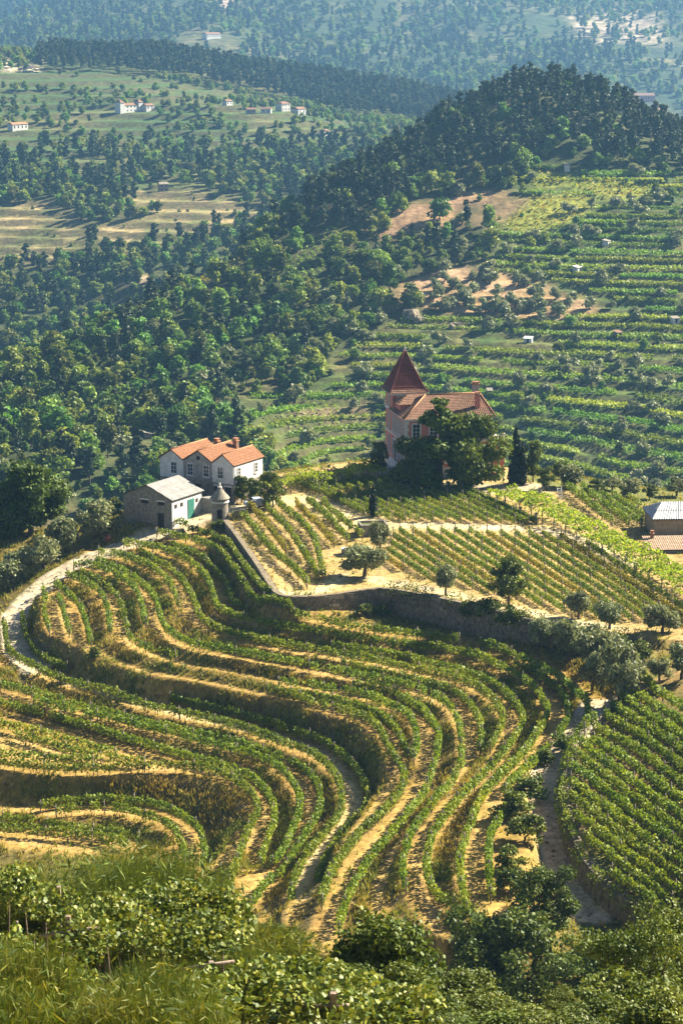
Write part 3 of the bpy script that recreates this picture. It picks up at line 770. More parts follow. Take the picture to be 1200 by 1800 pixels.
# ------------------------------------------------------------------ vine rows
POSTM = None
def post_mesh():
    mb = MB(); h = 1.75
    mb.tube([(0, 0, -.3), (0.01, 0, .8), (0, 0.01, h)], [.075, .07, .065], 6)
    mb.add([(-.22, -.02, h - .25), (.22, -.02, h - .25), (.22, .02, h - .25), (-.22, .02, h - .25), (-.22, -.02, h - .19), (.22, -.02, h - .19), (.22, .02, h - .19), (-.22, .02, h - .19)],
           [(3, 2, 1, 0), (4, 5, 6, 7), (0, 1, 5, 4), (1, 2, 6, 5), (2, 3, 7, 6), (3, 0, 4, 7)])
    o = mb.build('post', M['post']); me = o.data; bpy.data.objects.remove(o); return me
POSTM = post_mesh()
nrow = 0
def vine_row(line, label, group, mat='vine', height=1.55, width=.70, dens=66, leaf=.28, gap=.0, post_gap=5.5, base=.45, seed=0, zfun=hz, neat=0.0):
    """line: (N,2+) world points every ~0.4 m. One row of trellised vines: foliage, stems and its posts"""
    global nrow
    rng = np.random.default_rng(1000 + seed + nrow * 7); nrow += 1
    xy = smooth_line(np.asarray(line)[:, :2], 0.4)
    d = np.r_[0, np.cumsum(np.linalg.norm(np.diff(xy, axis=0), axis=1))]; Lt = d[-1]
    zz = zfun(xy[:, 0], xy[:, 1])
    o0 = np.array([xy[0, 0], xy[0, 1], zz[0]])
    root = empty('vine_row', o0); tag(root, label, 'vine row', group)
    n = int(Lt * dens)
    s = rng.random(n) * Lt
    # every plant (1.3 m apart) has its own height, width and share of leaves
    np_ = int(Lt / 1.3) + 2
    ph = height * (0.84 + .3 * (neat * .5 + (1 - neat) * rng.random(np_))); pw = width * (.75 + .5 * rng.random(np_)); miss = rng.random(np_) < gap
    k = s / 1.3; ki = k.astype(int); kf = k - ki - .5
    hgt = ph[ki]; wid = pw[ki]
    keep = ~(miss[ki] & (rng.random(n) < .88))
    hh = rng.random(n)
    z_ = base + (hgt - base) * hh ** .8 * (1 - .55 * (kf * 2) ** 2 * .35) + rng.normal(size=n) * .06
    prof = np.where(hh < .35, .55 + hh * 1.3, 1.0 - .55 * np.clip((hh - .7) / .3, 0, 1))
    off = (rng.random(n) * 2 - 1); off = np.sign(off) * np.abs(off) ** .6 * wid * .5 * prof
    shoot = rng.random(n) < .05 * (1 - neat)
    z_ = np.where(shoot, z_ + rng.random(n) * .35, z_)
    x = np.interp(s, d, xy[:, 0]); y = np.interp(s, d, xy[:, 1])
    tx = np.interp(s, d, np.gradient(xy[:, 0], d)); ty = np.interp(s, d, np.gradient(xy[:, 1], d))
    tl = np.hypot(tx, ty) + 1e-9
    wob = (vnoise(s / 2.1, s * 0 + nrow, 5) - .5) * .16
    off = off + wob
    x = x - ty / tl * off; y = y + tx / tl * off
    c = np.stack([x, y, np.interp(s, d, zz) + z_], 1)[keep] - o0
    t = .15 + rng.random(n) * .5 + .3 * (rng.random(np_))[ki]
    t = np.where(hh < .22, np.clip(t + .3, 0, 1), t)[keep]
    me = leaf_mesh('foliage', c, leaf * (.7 + .6 * rng.random(len(c))), M[mat], rng=rng, tint=t, out=np.stack([-ty / tl * np.sign(off), tx / tl * np.sign(off), 0 * off + .5], 1)[keep] * .5)
    fo = link('foliage', me, root)
    mb = MB()
    for i in range(np_ - 1):
        if miss[i]: continue
        q = min(Lt, (i + .5) * 1.3)
        bx, by, bz = np.interp(q, d, xy[:, 0]), np.interp(q, d, xy[:, 1]), np.interp(q, d, zz)
        j = rng.normal(size=2) * .06
        a = np.array([bx, by, bz - .1]) - o0; e = a + np.array([j[0], j[1], .75])
        r = .035; vs = []
        for pt, rr in ((a, r * 1.3), (e, r)):
            for an in (0, 2.094, 4.189): vs.append(pt + np.array([rr * math.cos(an), rr * math.sin(an), 0]))
        mb.add(vs, [(0, 1, 4, 3), (1, 2, 5, 4), (2, 0, 3, 5)])
    if mb.v:
        st = mb.build('vine_stems', M['bark'], root); st['kind'] = 'stuff'
    m = max(1, int(Lt / post_gap)); 
    for i in range(m + 1):
        q = Lt * i / m
        bx, by, bz = np.interp(q, d, xy[:, 0]), np.interp(q, d, xy[:, 1]), np.interp(q, d, zz)
        po = link('post', POSTM, root, np.array([bx, by, bz]) - o0)
        po.rotation_euler = (rng.normal() * .03, rng.normal() * .03, math.atan2(np.interp(q, d, np.gradient(xy[:, 1], d)), np.interp(q, d, np.gradient(xy[:, 0], d))) + 1.57)
        s_ = .92 + .16 * rng.random(); po.scale = (1, 1, s_)
    return root

LEVEL_LABEL = {
 'u0': 'uppermost curved vine row hugging the foot of the leaning stone wall', 'A1': 'long vine row just below the stone retaining wall, first bench down',
 'A2': 'outermost row of the right-hand bend, beside the olive thicket', 'B1': 'short inner vine row of the second bench near the round tower',
 'B2': 'second row inside the bend by the olive thicket', 'B3': 'short vine row on the right edge of the widest lower track', 'B4': 'lowest right-hand vine row beside the dark bushes above the sunken lane',
 'C': 'very long vine row on the outer lip of the second bench', 'D': 'inner vine row of the third bench, hooking round at its lower end', 'E': 'outer vine row of the third bench, ending at the track junction',
 'E0': 'short curved row on the upper left slope, third from the wall', 'F': 'inner vine row of the fourth bench with a shadowed lower end', 'G': 'outer vine row of the fourth bench sweeping down to the dark bush',
 'G0': 'short curved row on the upper left slope with bare earth below it', 'H': 'inner vine row of the fifth bench running down to the bottom bushes', 'I': 'outer vine row of the fifth bench, short and tightly bent',
 'I1': 'thin patchy row on the left nose beside the bright green weeds', 'I0': 'short row on the left nose next to the flat bare plot', 'J': 'short inner vine row above the tall dark bank',
 'K': 'outer vine row along the top of the tall dark bank', 'N6': 'first of three short rows on the flat nose above the white road', 'N7': 'middle of three short rows on the flat nose above the white road',
 'N8': 'last of three short rows on the flat nose, nearest the white road', 'L1': 'short shaded row on the inner side of the white road bend', 'L': 'inner row along the foot of the tall dark bank, beside the pale wheel track',
 'M': 'outer row beside the pale wheel track, continuing the white road', 'N': 'inner vine row one bench below the pale wheel track', 'O': 'outer vine row one bench below the pale wheel track',
 'P': 'inner vine row two benches below the pale wheel track', 'P2': 'short thin row in the lower left, between two ochre strips', 'P3': 'thin row at the left edge under the upper ochre strip', 'Q0': 'short row at the left edge just above the longest ochre lip', 'Q': 'outer vine row above the lower left shadowed bank',
 'R0': 'hooked vine row on the round lower left terrace, upper one', 'S': 'hooked vine row on the round lower left terrace, lower one', 'T': 'short straight row at the lower left edge above the round bush', 'T2': 'lowest short row at the left edge over the black bank'}
GAPS = {'E0': .15, 'G0': .12, 'I0': .2, 'I1': .45, 'N6': .15, 'N7': .12, 'N8': .12, 'P2': .3, 'L1': .2, 'K': .08, 'J': .05, 'E': .12, 'G': .15, 'C': .07, 'M': .05}
for r in ROWS:
    vine_row(ROWW[r[0]], LEVEL_LABEL[r[0]], 'contour vine rows on the terraced slope', gap=GAPS.get(r[0], .05), dens=66, neat=.45)

# plateau rows
ORD = ['first', 'second', 'third', 'fourth', 'fifth', 'sixth', 'seventh', 'eighth', 'ninth', 'tenth', 'eleventh', 'twelfth', 'thirteenth', 'fourteenth', 'fifteenth', 'sixteenth', 'seventeenth', 'eighteenth', 'nineteenth', 'twentieth', 'twenty-first', 'twenty-second', 'twenty-third', 'twenty-fourth']
def px_line(pts):
    return np.array([ground_at(a, b_)[:2] for a, b_ in pts])
FC = [[(424, 913), (480, 976), (527, 1019), (540, 1036)], [(437, 896), (450, 908), (467, 926), (483, 949), (503, 975)], [(464, 892), (480, 912), (517, 953), (537, 986), (560, 1022)], [(485, 888), (515, 915), (547, 946), (560, 983), (568, 1022)],
      [(520, 893), (545, 918), (567, 940), (587, 964)], [(540, 886), (565, 908), (590, 932), (610, 956)], [(565, 886), (585, 908), (612, 932), (637, 950)]]
for i, l in enumerate(FC):
    vine_row(px_line(l), ORD[i] + ' row from the leaning wall in the small sloping plot left of the tank', 'vine rows of the small plot by the tank', 'vine_gold' if i % 3 == 1 else 'vine', gap=.06, width=.7, height=1.5)
# upper field before the mansion: straight parallel rows
def cut(p, q, y0f, y1f):
    """a straight pixel line clipped between an upper and a lower boundary"""
    out = []
    for t in np.linspace(0, 1, 60):
        x = p[0] + (q[0] - p[0]) * t; y = p[1] + (q[1] - p[1]) * t
        if y0f(x) <= y <= y1f(x): out.append((x, y))
    return [out[0], out[len(out) // 2], out[-1]] if len(out) > 4 else None
ua = lambda x: np.interp(x, [540, 570, 620, 700, 800, 870, 940, 960], [848, 848, 838, 848, 858, 868, 890, 915])
la = lambda x: np.interp(x, [560, 600, 640, 680, 720, 830, 945, 960], [862, 884, 906, 916, 918, 921, 923, 920])
k = 0
for i in range(18):
    x1 = 640 + i * 24.0
    y1 = la(min(x1, 945)) + (0 if x1 < 945 else (x1 - 945) * .46)
    c = cut((x1 - 340, y1 - 340 * .455), (x1, y1), ua, la)
    if c is not None:
        vine_row(px_line(c), ORD[k] + ' row from the sandy yard in the field before the mansion', 'vine rows of the field before the mansion', 'vine', gap=.02, width=.5, height=1.08, dens=110, leaf=.19, base=.2, neat=.7); k += 1
ub = lambda x: np.interp(x, [670, 690, 700, 820, 960, 1010, 1060, 1130, 1200, 1300], [985, 945, 934, 938, 940, 950, 978, 1020, 1062, 1110])
lb = lambda x: np.interp(x, [670, 690, 720, 800, 870, 950, 1010, 1060, 1130, 1200, 1300], [992, 1000, 1010, 1032, 1048, 1070, 1084, 1092, 1098, 1100, 1112])
k = 0
for i in range(27):
    x0 = 600 + i * 24.5; y0 = 936
    c = cut((x0 - 80, y0 - 80 * .655), (x0 + 330, y0 + 330 * (.645 + .0011 * i)), ub, lb)
    if c is not None:
        vine_row(px_line(c), (ORD[k] if k < 24 else 'last') + ' row from the tank in the wide field above the stone wall', 'vine rows of the wide field above the stone wall', 'vine_gold' if (i * 7) % 5 == 0 else 'vine', gap=.02, width=.5, height=1.08, dens=110, leaf=.19, base=.2, neat=.7); k += 1
for i, l in enumerate([[(990, 858), (1030, 890), (1075, 926)], [(1022, 864), (1062, 895), (1104, 926)], [(1052, 878), (1090, 905), (1126, 928)], [(1076, 880), (1110, 905), (1144, 926)], [(1104, 884), (1130, 904), (1160, 924)]]):
    vine_row(px_line(l), ORD[i] + ' row from the steel steps in the plot beside the grey barn', 'vine rows beside the grey barn', gap=.02, width=.9, height=1.6)
# the steep field at the right edge
fp = [(a, b_) for a, b_, c in FIELD]
k = 0
for i in range(30):
    y0 = 1085 + i * 27
    pts = []
    for t in np.linspace(0, 1, 140):
        x = 960 + 440 * t; y = y0 + 440 * t * (.70 + .004 * i)
        if y > 1192 and x > np.interp(y, [b_ for a, b_ in fp], [a for a, b_ in fp]) + 1 and x > np.interp(y, [1185, 1235, 1272, 1300], [1140, 1085, 1050, 900]) and y < 1700: pts.append((x, y))
    if len(pts) > 5:
        ln = px_line([pts[0], pts[len(pts) // 2], pts[-1]])
        vine_row(ln, ORD[min(k, 23)] + ' row counted downhill in the steep field above the sunken lane', 'vine rows of the steep field above the sunken lane', gap=.03, width=.85, height=1.45, dens=80, leaf=.27, post_gap=7); k += 1
print('rows', nrow)
# ------------------------------------------------------------------ building materials
M['stone'] = surf_mat('granite_wall', (.10, .088, .07), (.27, .24, .19), 2.2, bump=.9, c3=(.36, .32, .25))
M['stone_wall'] = surf_mat('dry_stone', (.09, .075, .05), (.22, .18, .12), 1.6, bump=.9, c3=(.33, .27, .18))
M['white'] = surf_mat('whitewash', (.42, .41, .38), (.58, .57, .53), 1.2, bump=.25, c3=(.66, .65, .61))
M['grey_wall'] = surf_mat('bare_render', (.19, .18, .16), (.36, .34, .30), 1.6, bump=.4)
M['pink'] = surf_mat('pink_render', (.42, .14, .11), (.54, .195, .155), 1.0, bump=.2, c3=(.48, .165, .135))
M['trim'] = surf_mat('pale_stone_trim', (.52, .49, .43), (.70, .67, .60), 2.5, bump=.25)
M['plinth'] = surf_mat('stained_plinth', (.36, .35, .33), (.62, .61, .57), 1.2, bump=.4)
M['tile'] = surf_mat('clay_tile', (.24, .115, .06), (.36, .175, .09), 2.6, bump=.3, c3=(.42, .25, .15))
M['tile_old'] = surf_mat('old_clay_tile', (.13, .075, .048), (.23, .125, .078), 2.2, bump=.3, c3=(.31, .19, .125))
M['tile_dark'] = surf_mat('dark_spire_tile', (.115, .036, .028), (.20, .062, .045), 3.0, bump=.3)
M['sheet'] = surf_mat('fibre_cement_roof', (.30, .295, .275), (.46, .45, .42), 1.2, bump=.2)
M['zinc'] = surf_mat('corrugated_zinc', (.30, .31, .32), (.48, .49, .50), 1.5, rough=.55, bump=.1)
M['green_door'] = surf_mat('green_paint', (.03, .16, .12), (.06, .22, .17), 3, rough=.5, bump=.1)
M['dark_wood'] = surf_mat('dark_door', (.015, .012, .010), (.04, .03, .025), 4)
M['frame'] = surf_mat('white_frame', (.66, .65, .62), (.78, .77, .74), 4, rough=.6, bump=.05)
M['steel'] = surf_mat('galvanised_steel', (.45, .46, .47), (.62, .63, .64), 5, rough=.45, bump=.05)
M['car'] = surf_mat('pale_car_paint', (.52, .60, .68), (.60, .68, .76), 1, rough=.25, bump=0, spec=.6)
M['red'] = surf_mat('red_enamel', (.16, .035, .02), (.24, .06, .03), 3, rough=.45, bump=.05, spec=.5)
M['rubber'] = surf_mat('rubber', (.015, .015, .015), (.03, .03, .03), 6)
def glass_mat():
    m, nt, out = new_mat('window_glass')
    p = nt.nodes.new('ShaderNodeBsdfPrincipled'); p.inputs['Base Color'].default_value = (.018, .024, .028, 1); p.inputs['Roughness'].default_value = .08; p.inputs['Specular IOR Level'].default_value = .5
    nt.links.new(p.outputs[0], out.inputs[0]); return m
M['glass'] = glass_mat()

def tile_slope(name, e0, e1, r1, r0, mat, parent, wave=.26, course=.42, amp=.055):
    """a tiled roof slope between eave e0-e1 and ridge r0-r1: rounded tile columns laid in stepped courses"""
    e0, e1, r0, r1 = [np.array(p, float) for p in (e0, e1, r0, r1)]
    n = np.cross(e1 - e0, (r0 + r1) / 2 - (e0 + e1) / 2); n /= np.linalg.norm(n)
    if n[2] < 0: n = -n
    we = np.linalg.norm(e1 - e0); h = np.linalg.norm((r0 + r1) / 2 - (e0 + e1) / 2)
    nu = max(2, int(we / wave)) * 4; nv = max(2, int(h / course))
    ax = (e1 - e0) / we
    vs = []; 
    for i in range(nv):
        for t, lift in ((i / nv, .05), ((i + 1) / nv, .0)):
            a = e0 + (r0 - e0) * t; b_ = e1 + (r1 - e1) * t
            s = np.linspace(0, 1, nu + 1)[:, None]
            q = a + (b_ - a) * s
            along = ((q - e0) @ ax)[:, None]
            vs.append(q + n * (lift + amp * (np.cos(along / wave * 2 * np.pi) * .5 + .5)))
    vs = np.vstack(vs); k = nu + 1; fs = []
    for i in range(2 * nv - 1):
        j = np.arange(nu); fs.append(np.stack([i * k + j, i * k + j + 1, (i + 1) * k + j + 1, (i + 1) * k + j], 1))
    o = link(name, mesh_np(name, vs, np.vstack(fs), 4, [mat], smooth=False), parent)
    return o

def window(parent, u, z0, z1, w, face, off=0.0, mat='frame', bars=(2, 3), surround=False, sill=True, depth=.1):
    """a window in a wall of the parent: face '-y' (u = x) or '-x'/'+x' (u = y); off = wall plane"""
    f = MB(); g = MB(); b_ = MB(); s = MB()
    def bx(mb, u0, u1, a, c, zz0, zz1):       # a..c = distance out of the wall
        if face == '-y': mb.box(u0, u1, off - c, off - a, zz0, zz1)
        elif face == '+x': mb.box(off + a, off + c, u0, u1, zz0, zz1)
        else: mb.box(off - c, off - a, u0, u1, zz0, zz1)
    t = .09 if not surround else (.2 if face == '-y' else .1)
    bx(f, u - w / 2 - t, u - w / 2, .0, depth, z0 - t, z1 + t); bx(f, u + w / 2, u + w / 2 + t, .0, depth, z0 - t, z1 + t)
    bx(f, u - w / 2, u + w / 2, .0, depth, z1, z1 + t); bx(f, u - w / 2, u + w / 2, .0, depth, z0 - t, z0)
    wo = f.build('window', M['trim'] if surround else M[mat], parent)
    bx(g, u - w / 2, u + w / 2, .0, .03, z0, z1); g.build('pane', M['glass'], wo)
    for i in range(1, bars[0]): bx(b_, u - w / 2 + w * i / bars[0] - .025, u - w / 2 + w * i / bars[0] + .025, .03, .06, z0, z1)
    for i in range(1, bars[1]): bx(b_, u - w / 2, u + w / 2, .032, .058, z0 + (z1 - z0) * i / bars[1] - .022, z0 + (z1 - z0) * i / bars[1] + .022)
    b_.build('glazing_bars', M['frame'], wo)
    if sill:
        bx(s, u - w / 2 - t - .08, u + w / 2 + t + .08, .0, depth + .08, z0 - t - .12, z0 - t); s.build('sill', M['trim'], wo)
    return wo

def chimney(parent, x, y, z0, z1, w=.7, d=.7, mat='stone', name='chimney'):
    m = MB(); m.box(x - w / 2, x + w / 2, y - d / 2, y + d / 2, z0, z1)
    c = m.build(name, M[mat], parent)
    k = MB(); k.box(x - w / 2 - .12, x + w / 2 + .12, y - d / 2 - .12, y + d / 2 + .12, z1, z1 + .14)
    k.box(x - w / 2 + .05, x - w / 2 + .15, y - d / 2 + .05, y + d / 2 - .05, z1 + .14, z1 + .4); k.box(x + w / 2 - .15, x + w / 2 - .05, y - d / 2 + .05, y + d / 2 - .05, z1 + .14, z1 + .4)
    k.box(x - w / 2 - .05, x + w / 2 + .05, y - d / 2 - .05, y + d / 2 + .05, z1 + .4, z1 + .5)
    k.build('chimney_cap', M['tile'], c); return c

# ------------------------------------------------------------------ white farmhouse with three gables
p = P(411, 885, -1.6)
H = empty('farmhouse', p, R(-30)); tag(H, 'whitewashed farmhouse with three orange tiled gables in a row beside the road', 'house')
BAY = [(-13.9, -9.4, 10.0, 1.4, 0.0, 'white'), (-9.4, -4.0, 9.4, 1.65, .22, 'grey_wall'), (-4.0, 0.0, 8.6, 1.5, 0.0, 'white')]
EV = 6.1
for i, (x0, x1, dp, rise, rec, mt) in enumerate(BAY):
    xm = (x0 + x1) / 2; g0 = .004 * i
    m = MB(); zb = 3.0
    m.add([(x0 + g0, rec, zb), (x1 - g0, rec, zb), (x1 - g0, rec, EV), (xm, rec, EV + rise), (x0 + g0, rec, EV), (x0 + g0, dp, zb), (x1 - g0, dp, zb), (x1 - g0, dp, EV), (xm, dp, EV + rise), (x0 + g0, dp, EV)],
          [(0, 1, 2, 3, 4), (9, 8, 7, 6, 5), (0, 4, 9, 5), (1, 6, 7, 2)])
    m.build('gable_wall', M[mt], H)
    ov = .22
    for sd, xe in ((-1, x0), (1, x1)):
        k = rise / (xm - x0)
        e = ov if (i == 2 and sd == 1) or (i == 0 and sd == -1) else .02
        ez = EV - k * e + .04
        o = tile_slope('roof', (xe + sd * e, rec - .25, ez), (xe + sd * e, dp + .25, ez), (xm, dp + .25, EV + rise + .04), (xm, rec - .25, EV + rise + .04), M['tile'], H)
        b_ = MB(); q = [(xe + sd * e, rec - .22, ez - .01), (xe + sd * e, dp + .22, ez - .01), (xm, dp + .22, EV + rise + .03), (xm, rec - .22, EV + rise + .03)]
        b_.slab(q if sd > 0 else q[::-1], .1); b_.build('roof_boards', M['dark_wood'], o)
    rg = MB(); rg.tube([(xm, rec - .27, EV + rise + .08), (xm, dp + .27, EV + rise + .08)], .12, 8); rg.build('ridge_tile', M['tile'], H)
m = MB(); m.box(-13.88, -.02, .26, 9.3, -1.2, 2.99); m.build('stone_base', M['stone'], H)
m = MB(); m.box(-3.98, .04, -.05, 8.6, -1.2, 2.97); m.build('stone_base', M['stone'], H)
window(H, -11.2, 3.75, 5.5, .95, '-y', 0); window(H, -8.2, 3.75, 5.5, .95, '-y', .22); window(H, -5.2, 3.75, 5.5, .95, '-y', .22)
window(H, -2.4, 3.8, 5.55, .95, '-y', 0); window(H, 1.6, 3.9, 5.4, .75, '+x', 0); window(H, 6.6, 3.9, 5.4, .75, '+x', 0)
m = MB(); m.lathe([(.34, 0), (.34, .08), (.24, .1)], 16); o = m.build('oculus', M['dark_wood'], H); o.location = (-6.7, .22, 6.55); o.rotation_euler = (R(90), 0, 0)
for xx, wd in ((-2.9, 1.3), (-1.0, 1.1)):
    m = MB(); m.box(xx - wd / 2, xx + wd / 2, -.09, -.06, .2, 2.5); o = m.build('cellar_door', M['dark_wood'], H)
    m = MB(); m.box(xx - wd / 2 - .15, xx + wd / 2 + .15, -.14, -.06, 2.5, 2.75); m.build('lintel', M['trim'], o)
m = MB(); m.box(-7.9, -6.3, .22, .25, .0, 2.4); m.build('cellar_door', M['dark_wood'], H)
chimney(H, -8.9, 9.0, 5.9, 7.6, .7, .7, 'tile_old'); chimney(H, -5.3, 9.0, 6.6, 8.0, .7, .7, 'tile_old')
m = MB(); m.tube([(.06, .3, 6.0), (.06, .3, 3.0), (.1, .3, .2)], .05, 6); m.build('drainpipe', M['zinc'], H)

# ------------------------------------------------------------------ stone barn
p = P(303, 925, -3.0)
B = empty('barn', p, R(-30)); tag(B, 'low stone barn with pale sheet roof and green door beside the road bend', 'barn')
W_, D_, EH, RS = 9.0, 8.2, 4.1, 1.9
m = MB()
m.add([(-W_, 0, -2), (0, 0, -2), (0, 0, EH), (-W_ / 2, 0, EH + RS), (-W_, 0, EH), (-W_, D_, -2), (0, D_, -2), (0, D_, EH), (-W_ / 2, D_, EH + RS), (-W_, D_, EH)],
      [(0, 1, 2, 3, 4), (9, 8, 7, 6, 5), (0, 4, 9, 5)])
m.build('stone_wall', M['stone'], B)
m = MB(); m.add([(0, 0, -2), (0, D_, -2), (0, D_, EH), (0, 0, EH)], [(0, 1, 2, 3)]); m.build('side_wall', M['white'], B)
for sd in (-1, 1):
    xe = 0.3 if sd > 0 else -W_ - .3; ez = EH - RS / (W_ / 2) * .3 + .03
    q = [(xe, -.3, ez), (xe, D_ + .3, ez), (-W_ / 2, D_ + .3, EH + RS + .03), (-W_ / 2, -.3, EH + RS + .03)]
    tile_slope('roof', q[0], q[1], q[2], q[3], M['sheet'], B, wave=.18, course=1.6, amp=.04)
    k = MB(); k.slab(q if sd > 0 else q[::-1], .08); k.build('roof_boards', M['dark_wood'], B)
# stone courses standing proud on the gable wall
blk = MB(); rg_ = random.Random(4)
z = -.6
while z < 4.9:
    hh = rg_.uniform(.28, .42); x = -W_ + .03
    half = W_ / 2 - .05 if z + hh < EH else max(0, (EH + RS - z - hh) / RS * (W_ / 2) - .15)
    while x < -.05:
        ww = rg_.uniform(.4, .95); x1 = min(x + ww, -.03)
        if x > -W_ / 2 - half and x1 < -W_ / 2 + half:
            pr = rg_.uniform(.02, .06)
            if not (3.0 < z + hh and z < 3.7 and (-5.9 < x1 and x < -4.2 or -2.8 < x1 and x < -1.2)):
                blk.box(x, x1 - .035, -pr, .01, z, z + hh - .035)
        x = x1
    z += hh
o = blk.build('stone_blocks', M['stone'], B); o['kind'] = 'stuff'
for a, w in ((-5.0, 1.3), (-2.0, 1.2)):
    m = MB(); m.box(a - w / 2, a + w / 2, -.02, .0, 3.05, 3.6); o = m.build('vent_opening', M['dark_wood'], B)
    m = MB(); m.box(a - w / 2 - .15, a + w / 2 + .15, -.09, .0, 3.6, 3.8); m.build('lintel', M['trim'], o)
m = MB(); m.box(-2.6, -1.5, -.07, .0, -1.2, 1.8); m.build('barn_door', M['dark_wood'], B)
for a in (1.0, 2.6):
    m = MB(); m.box(.0, .03, a - .35, a + .35, 2.6, 3.2); m.build('vent_opening', M['dark_wood'], B)
m = MB(); m.box(.0, .08, 4.3, 6.0, .0, 3.3); dg = m.build('green_door', M['green_door'], B)
m = MB()
for i in range(6): m.box(.08, .1, 4.33 + i * .28, 4.33 + i * .28 + .24, .05, 3.25)
m.build('door_planks', M['green_door'], dg)
m = MB(); m.box(.1, .15, 5.75, 5.82, 1.5, 1.75); m.build('handle', M['steel'], dg)
m = MB(); m.box(.0, .04, 6.5, 7.1, 2.5, 3.1); m.build('vent_opening', M['dark_wood'], B)
# annexe wall between barn and house
m = MB(); m.box(.0, 2.2, D_ - .2, D_ + 1.6, -1.5, 3.0); m.build('annexe', M['grey_wall'], B)

# ------------------------------------------------------------------ round tower beside the road
p = P(387, 913, -2.0)
T = empty('round_tower', p); tag(T, 'round stone turret with conical cap and finial above the road', 'turret')
m = MB(); m.lathe([(1.32, -1.6), (1.3, .0), (1.24, 3.15), (1.24, 3.3)], 22); m.build('drum', M['stone'], T)
m = MB(); m.lathe([(1.52, 3.3), (1.55, 3.38), (1.0, 4.0), (.45, 4.7), (.22, 5.0)], 22); m.build('conical_cap', M['stone'], T)
m = MB(); m.lathe([(.36, 5.0), (.36, 5.1), (.14, 5.15), (.14, 5.45), (.2, 5.5), (.03, 5.8)], 12); m.box(-.22, .22, -.03, .03, 5.6, 5.66); m.build('finial', M['trim'], T)
m = MB(); m.box(-.35, .35, -1.36, -1.2, .1, 1.8); m.build('door', M['dark_wood'], T)
m = MB(); m.lathe([(1.38, 2.7), (1.42, 2.75), (1.42, 2.9), (1.3, 2.95)], 22); m.build('stone_band', M['trim'], T)

# ------------------------------------------------------------------ pink mansion
p = P(712, 841, 0.0)
Q = empty('mansion', p, R(11.5)); tag(Q, 'pink mansion with steep dark red spire behind the large dark trees', 'mansion')
WX, WY, TW, TZ, EVZ, RZ_ = 14.3, 9.5, 5.2, 12.5, 9.7, 12.7
m = MB(); m.box(0, WX, 0, WY + .3, 1.6, EVZ); m.build('wall', M['pink'], Q)
m = MB(); m.box(-.08, WX + .08, -.08, WY, -3, 1.6); m.box(-.07, TW, WY, WY + TW + .05, -3, 1.6); m.build('plinth', M['plinth'], Q)
m = MB(); m.box(.01, TW, WY + .05, WY + TW, 1.6, TZ); m.build('tower_wall', M['pink'], Q)
m = MB()
for zz, hh, pr in ((5.6, .28, .12), (EVZ - .38, .38, .16)):
    m.box(-pr, WX + pr, -pr, .0, zz, zz + hh); m.box(-pr, .0, .0, WY, zz, zz + hh); m.box(WX, WX + pr, 0, WY, zz, zz + hh); m.box(-pr + .01, .01, WY, WY + TW, zz, zz + hh)
m.build('string_course', M['trim'], Q)
m = MB()
for (cx, cy) in ((0, 0), (WX, 0)):
    for i in range(14):
        zz = 1.65 + i * .55; l = .55 if i % 2 else .38
        m.box(cx - .06 if cx == 0 else cx - l, cx + l if cx == 0 else cx + .06, cy - .06, cy - .0, zz, zz + .5)
        if cx == 0: m.box(cx - .06, cx, cy - .06, cy + .93 - l, zz, zz + .5)
m.build('quoins', M['trim'], Q)
m = MB(); m.box(-.2, TW + .2, WY - .15, WY + TW + .2, TZ - .5, TZ - .02); m.build('tower_cornice', M['trim'], Q)
# spire with flared foot
cx, cy = TW / 2, WY + TW / 2
prof = [(3.35, TZ - .02), (2.85, TZ + .5), (2.45, TZ + 1.25), (1.55, TZ + 3.2), (.75, TZ + 5.0), (.12, TZ + 6.5)]
sp = None
for sdx, sdy in ((-1, 0), (1, 0), (0, -1), (0, 1)):
    for i in range(len(prof) - 1):
        (a, za), (b_, zb) = prof[i], prof[i + 1]
        tx, ty = -sdy, sdx
        e0 = (cx + sdx * a - tx * a, cy + sdy * a - ty * a, za); e1 = (cx + sdx * a + tx * a, cy + sdy * a + ty * a, za)
        r0 = (cx + sdx * b_ - tx * b_, cy + sdy * b_ - ty * b_, zb); r1 = (cx + sdx * b_ + tx * b_, cy + sdy * b_ + ty * b_, zb)
        tile_slope('spire_tiles', e0, e1, r1, r0, M['tile_old'] if i == 0 else M['tile_dark'], Q, wave=.22, course=.3, amp=.03)
m = MB()
for sx, sy in ((-1, -1), (1, -1), (-1, 1), (1, 1)):
    m.tube([(cx + sx * r, cy + sy * r, z_ + .06) for r, z_ in prof], .09, 6)
m.build('hip_tiles', M['tile_dark'], Q)
m = MB(); m.lathe([(.14, TZ + 6.4), (.1, TZ + 6.7), (.16, TZ + 6.85), (.03, TZ + 7.4)], 10, cx, cy); m.build('finial', M['zinc'], Q)
m = MB(); m.slab([(cx - 3.3, cy - 3.3, TZ - .06), (cx + 3.3, cy - 3.3, TZ - .06), (cx + 3.3, cy + 3.3, TZ - .06), (cx - 3.3, cy + 3.3, TZ - .06)], .1); m.build('soffit', M['trim'], Q)
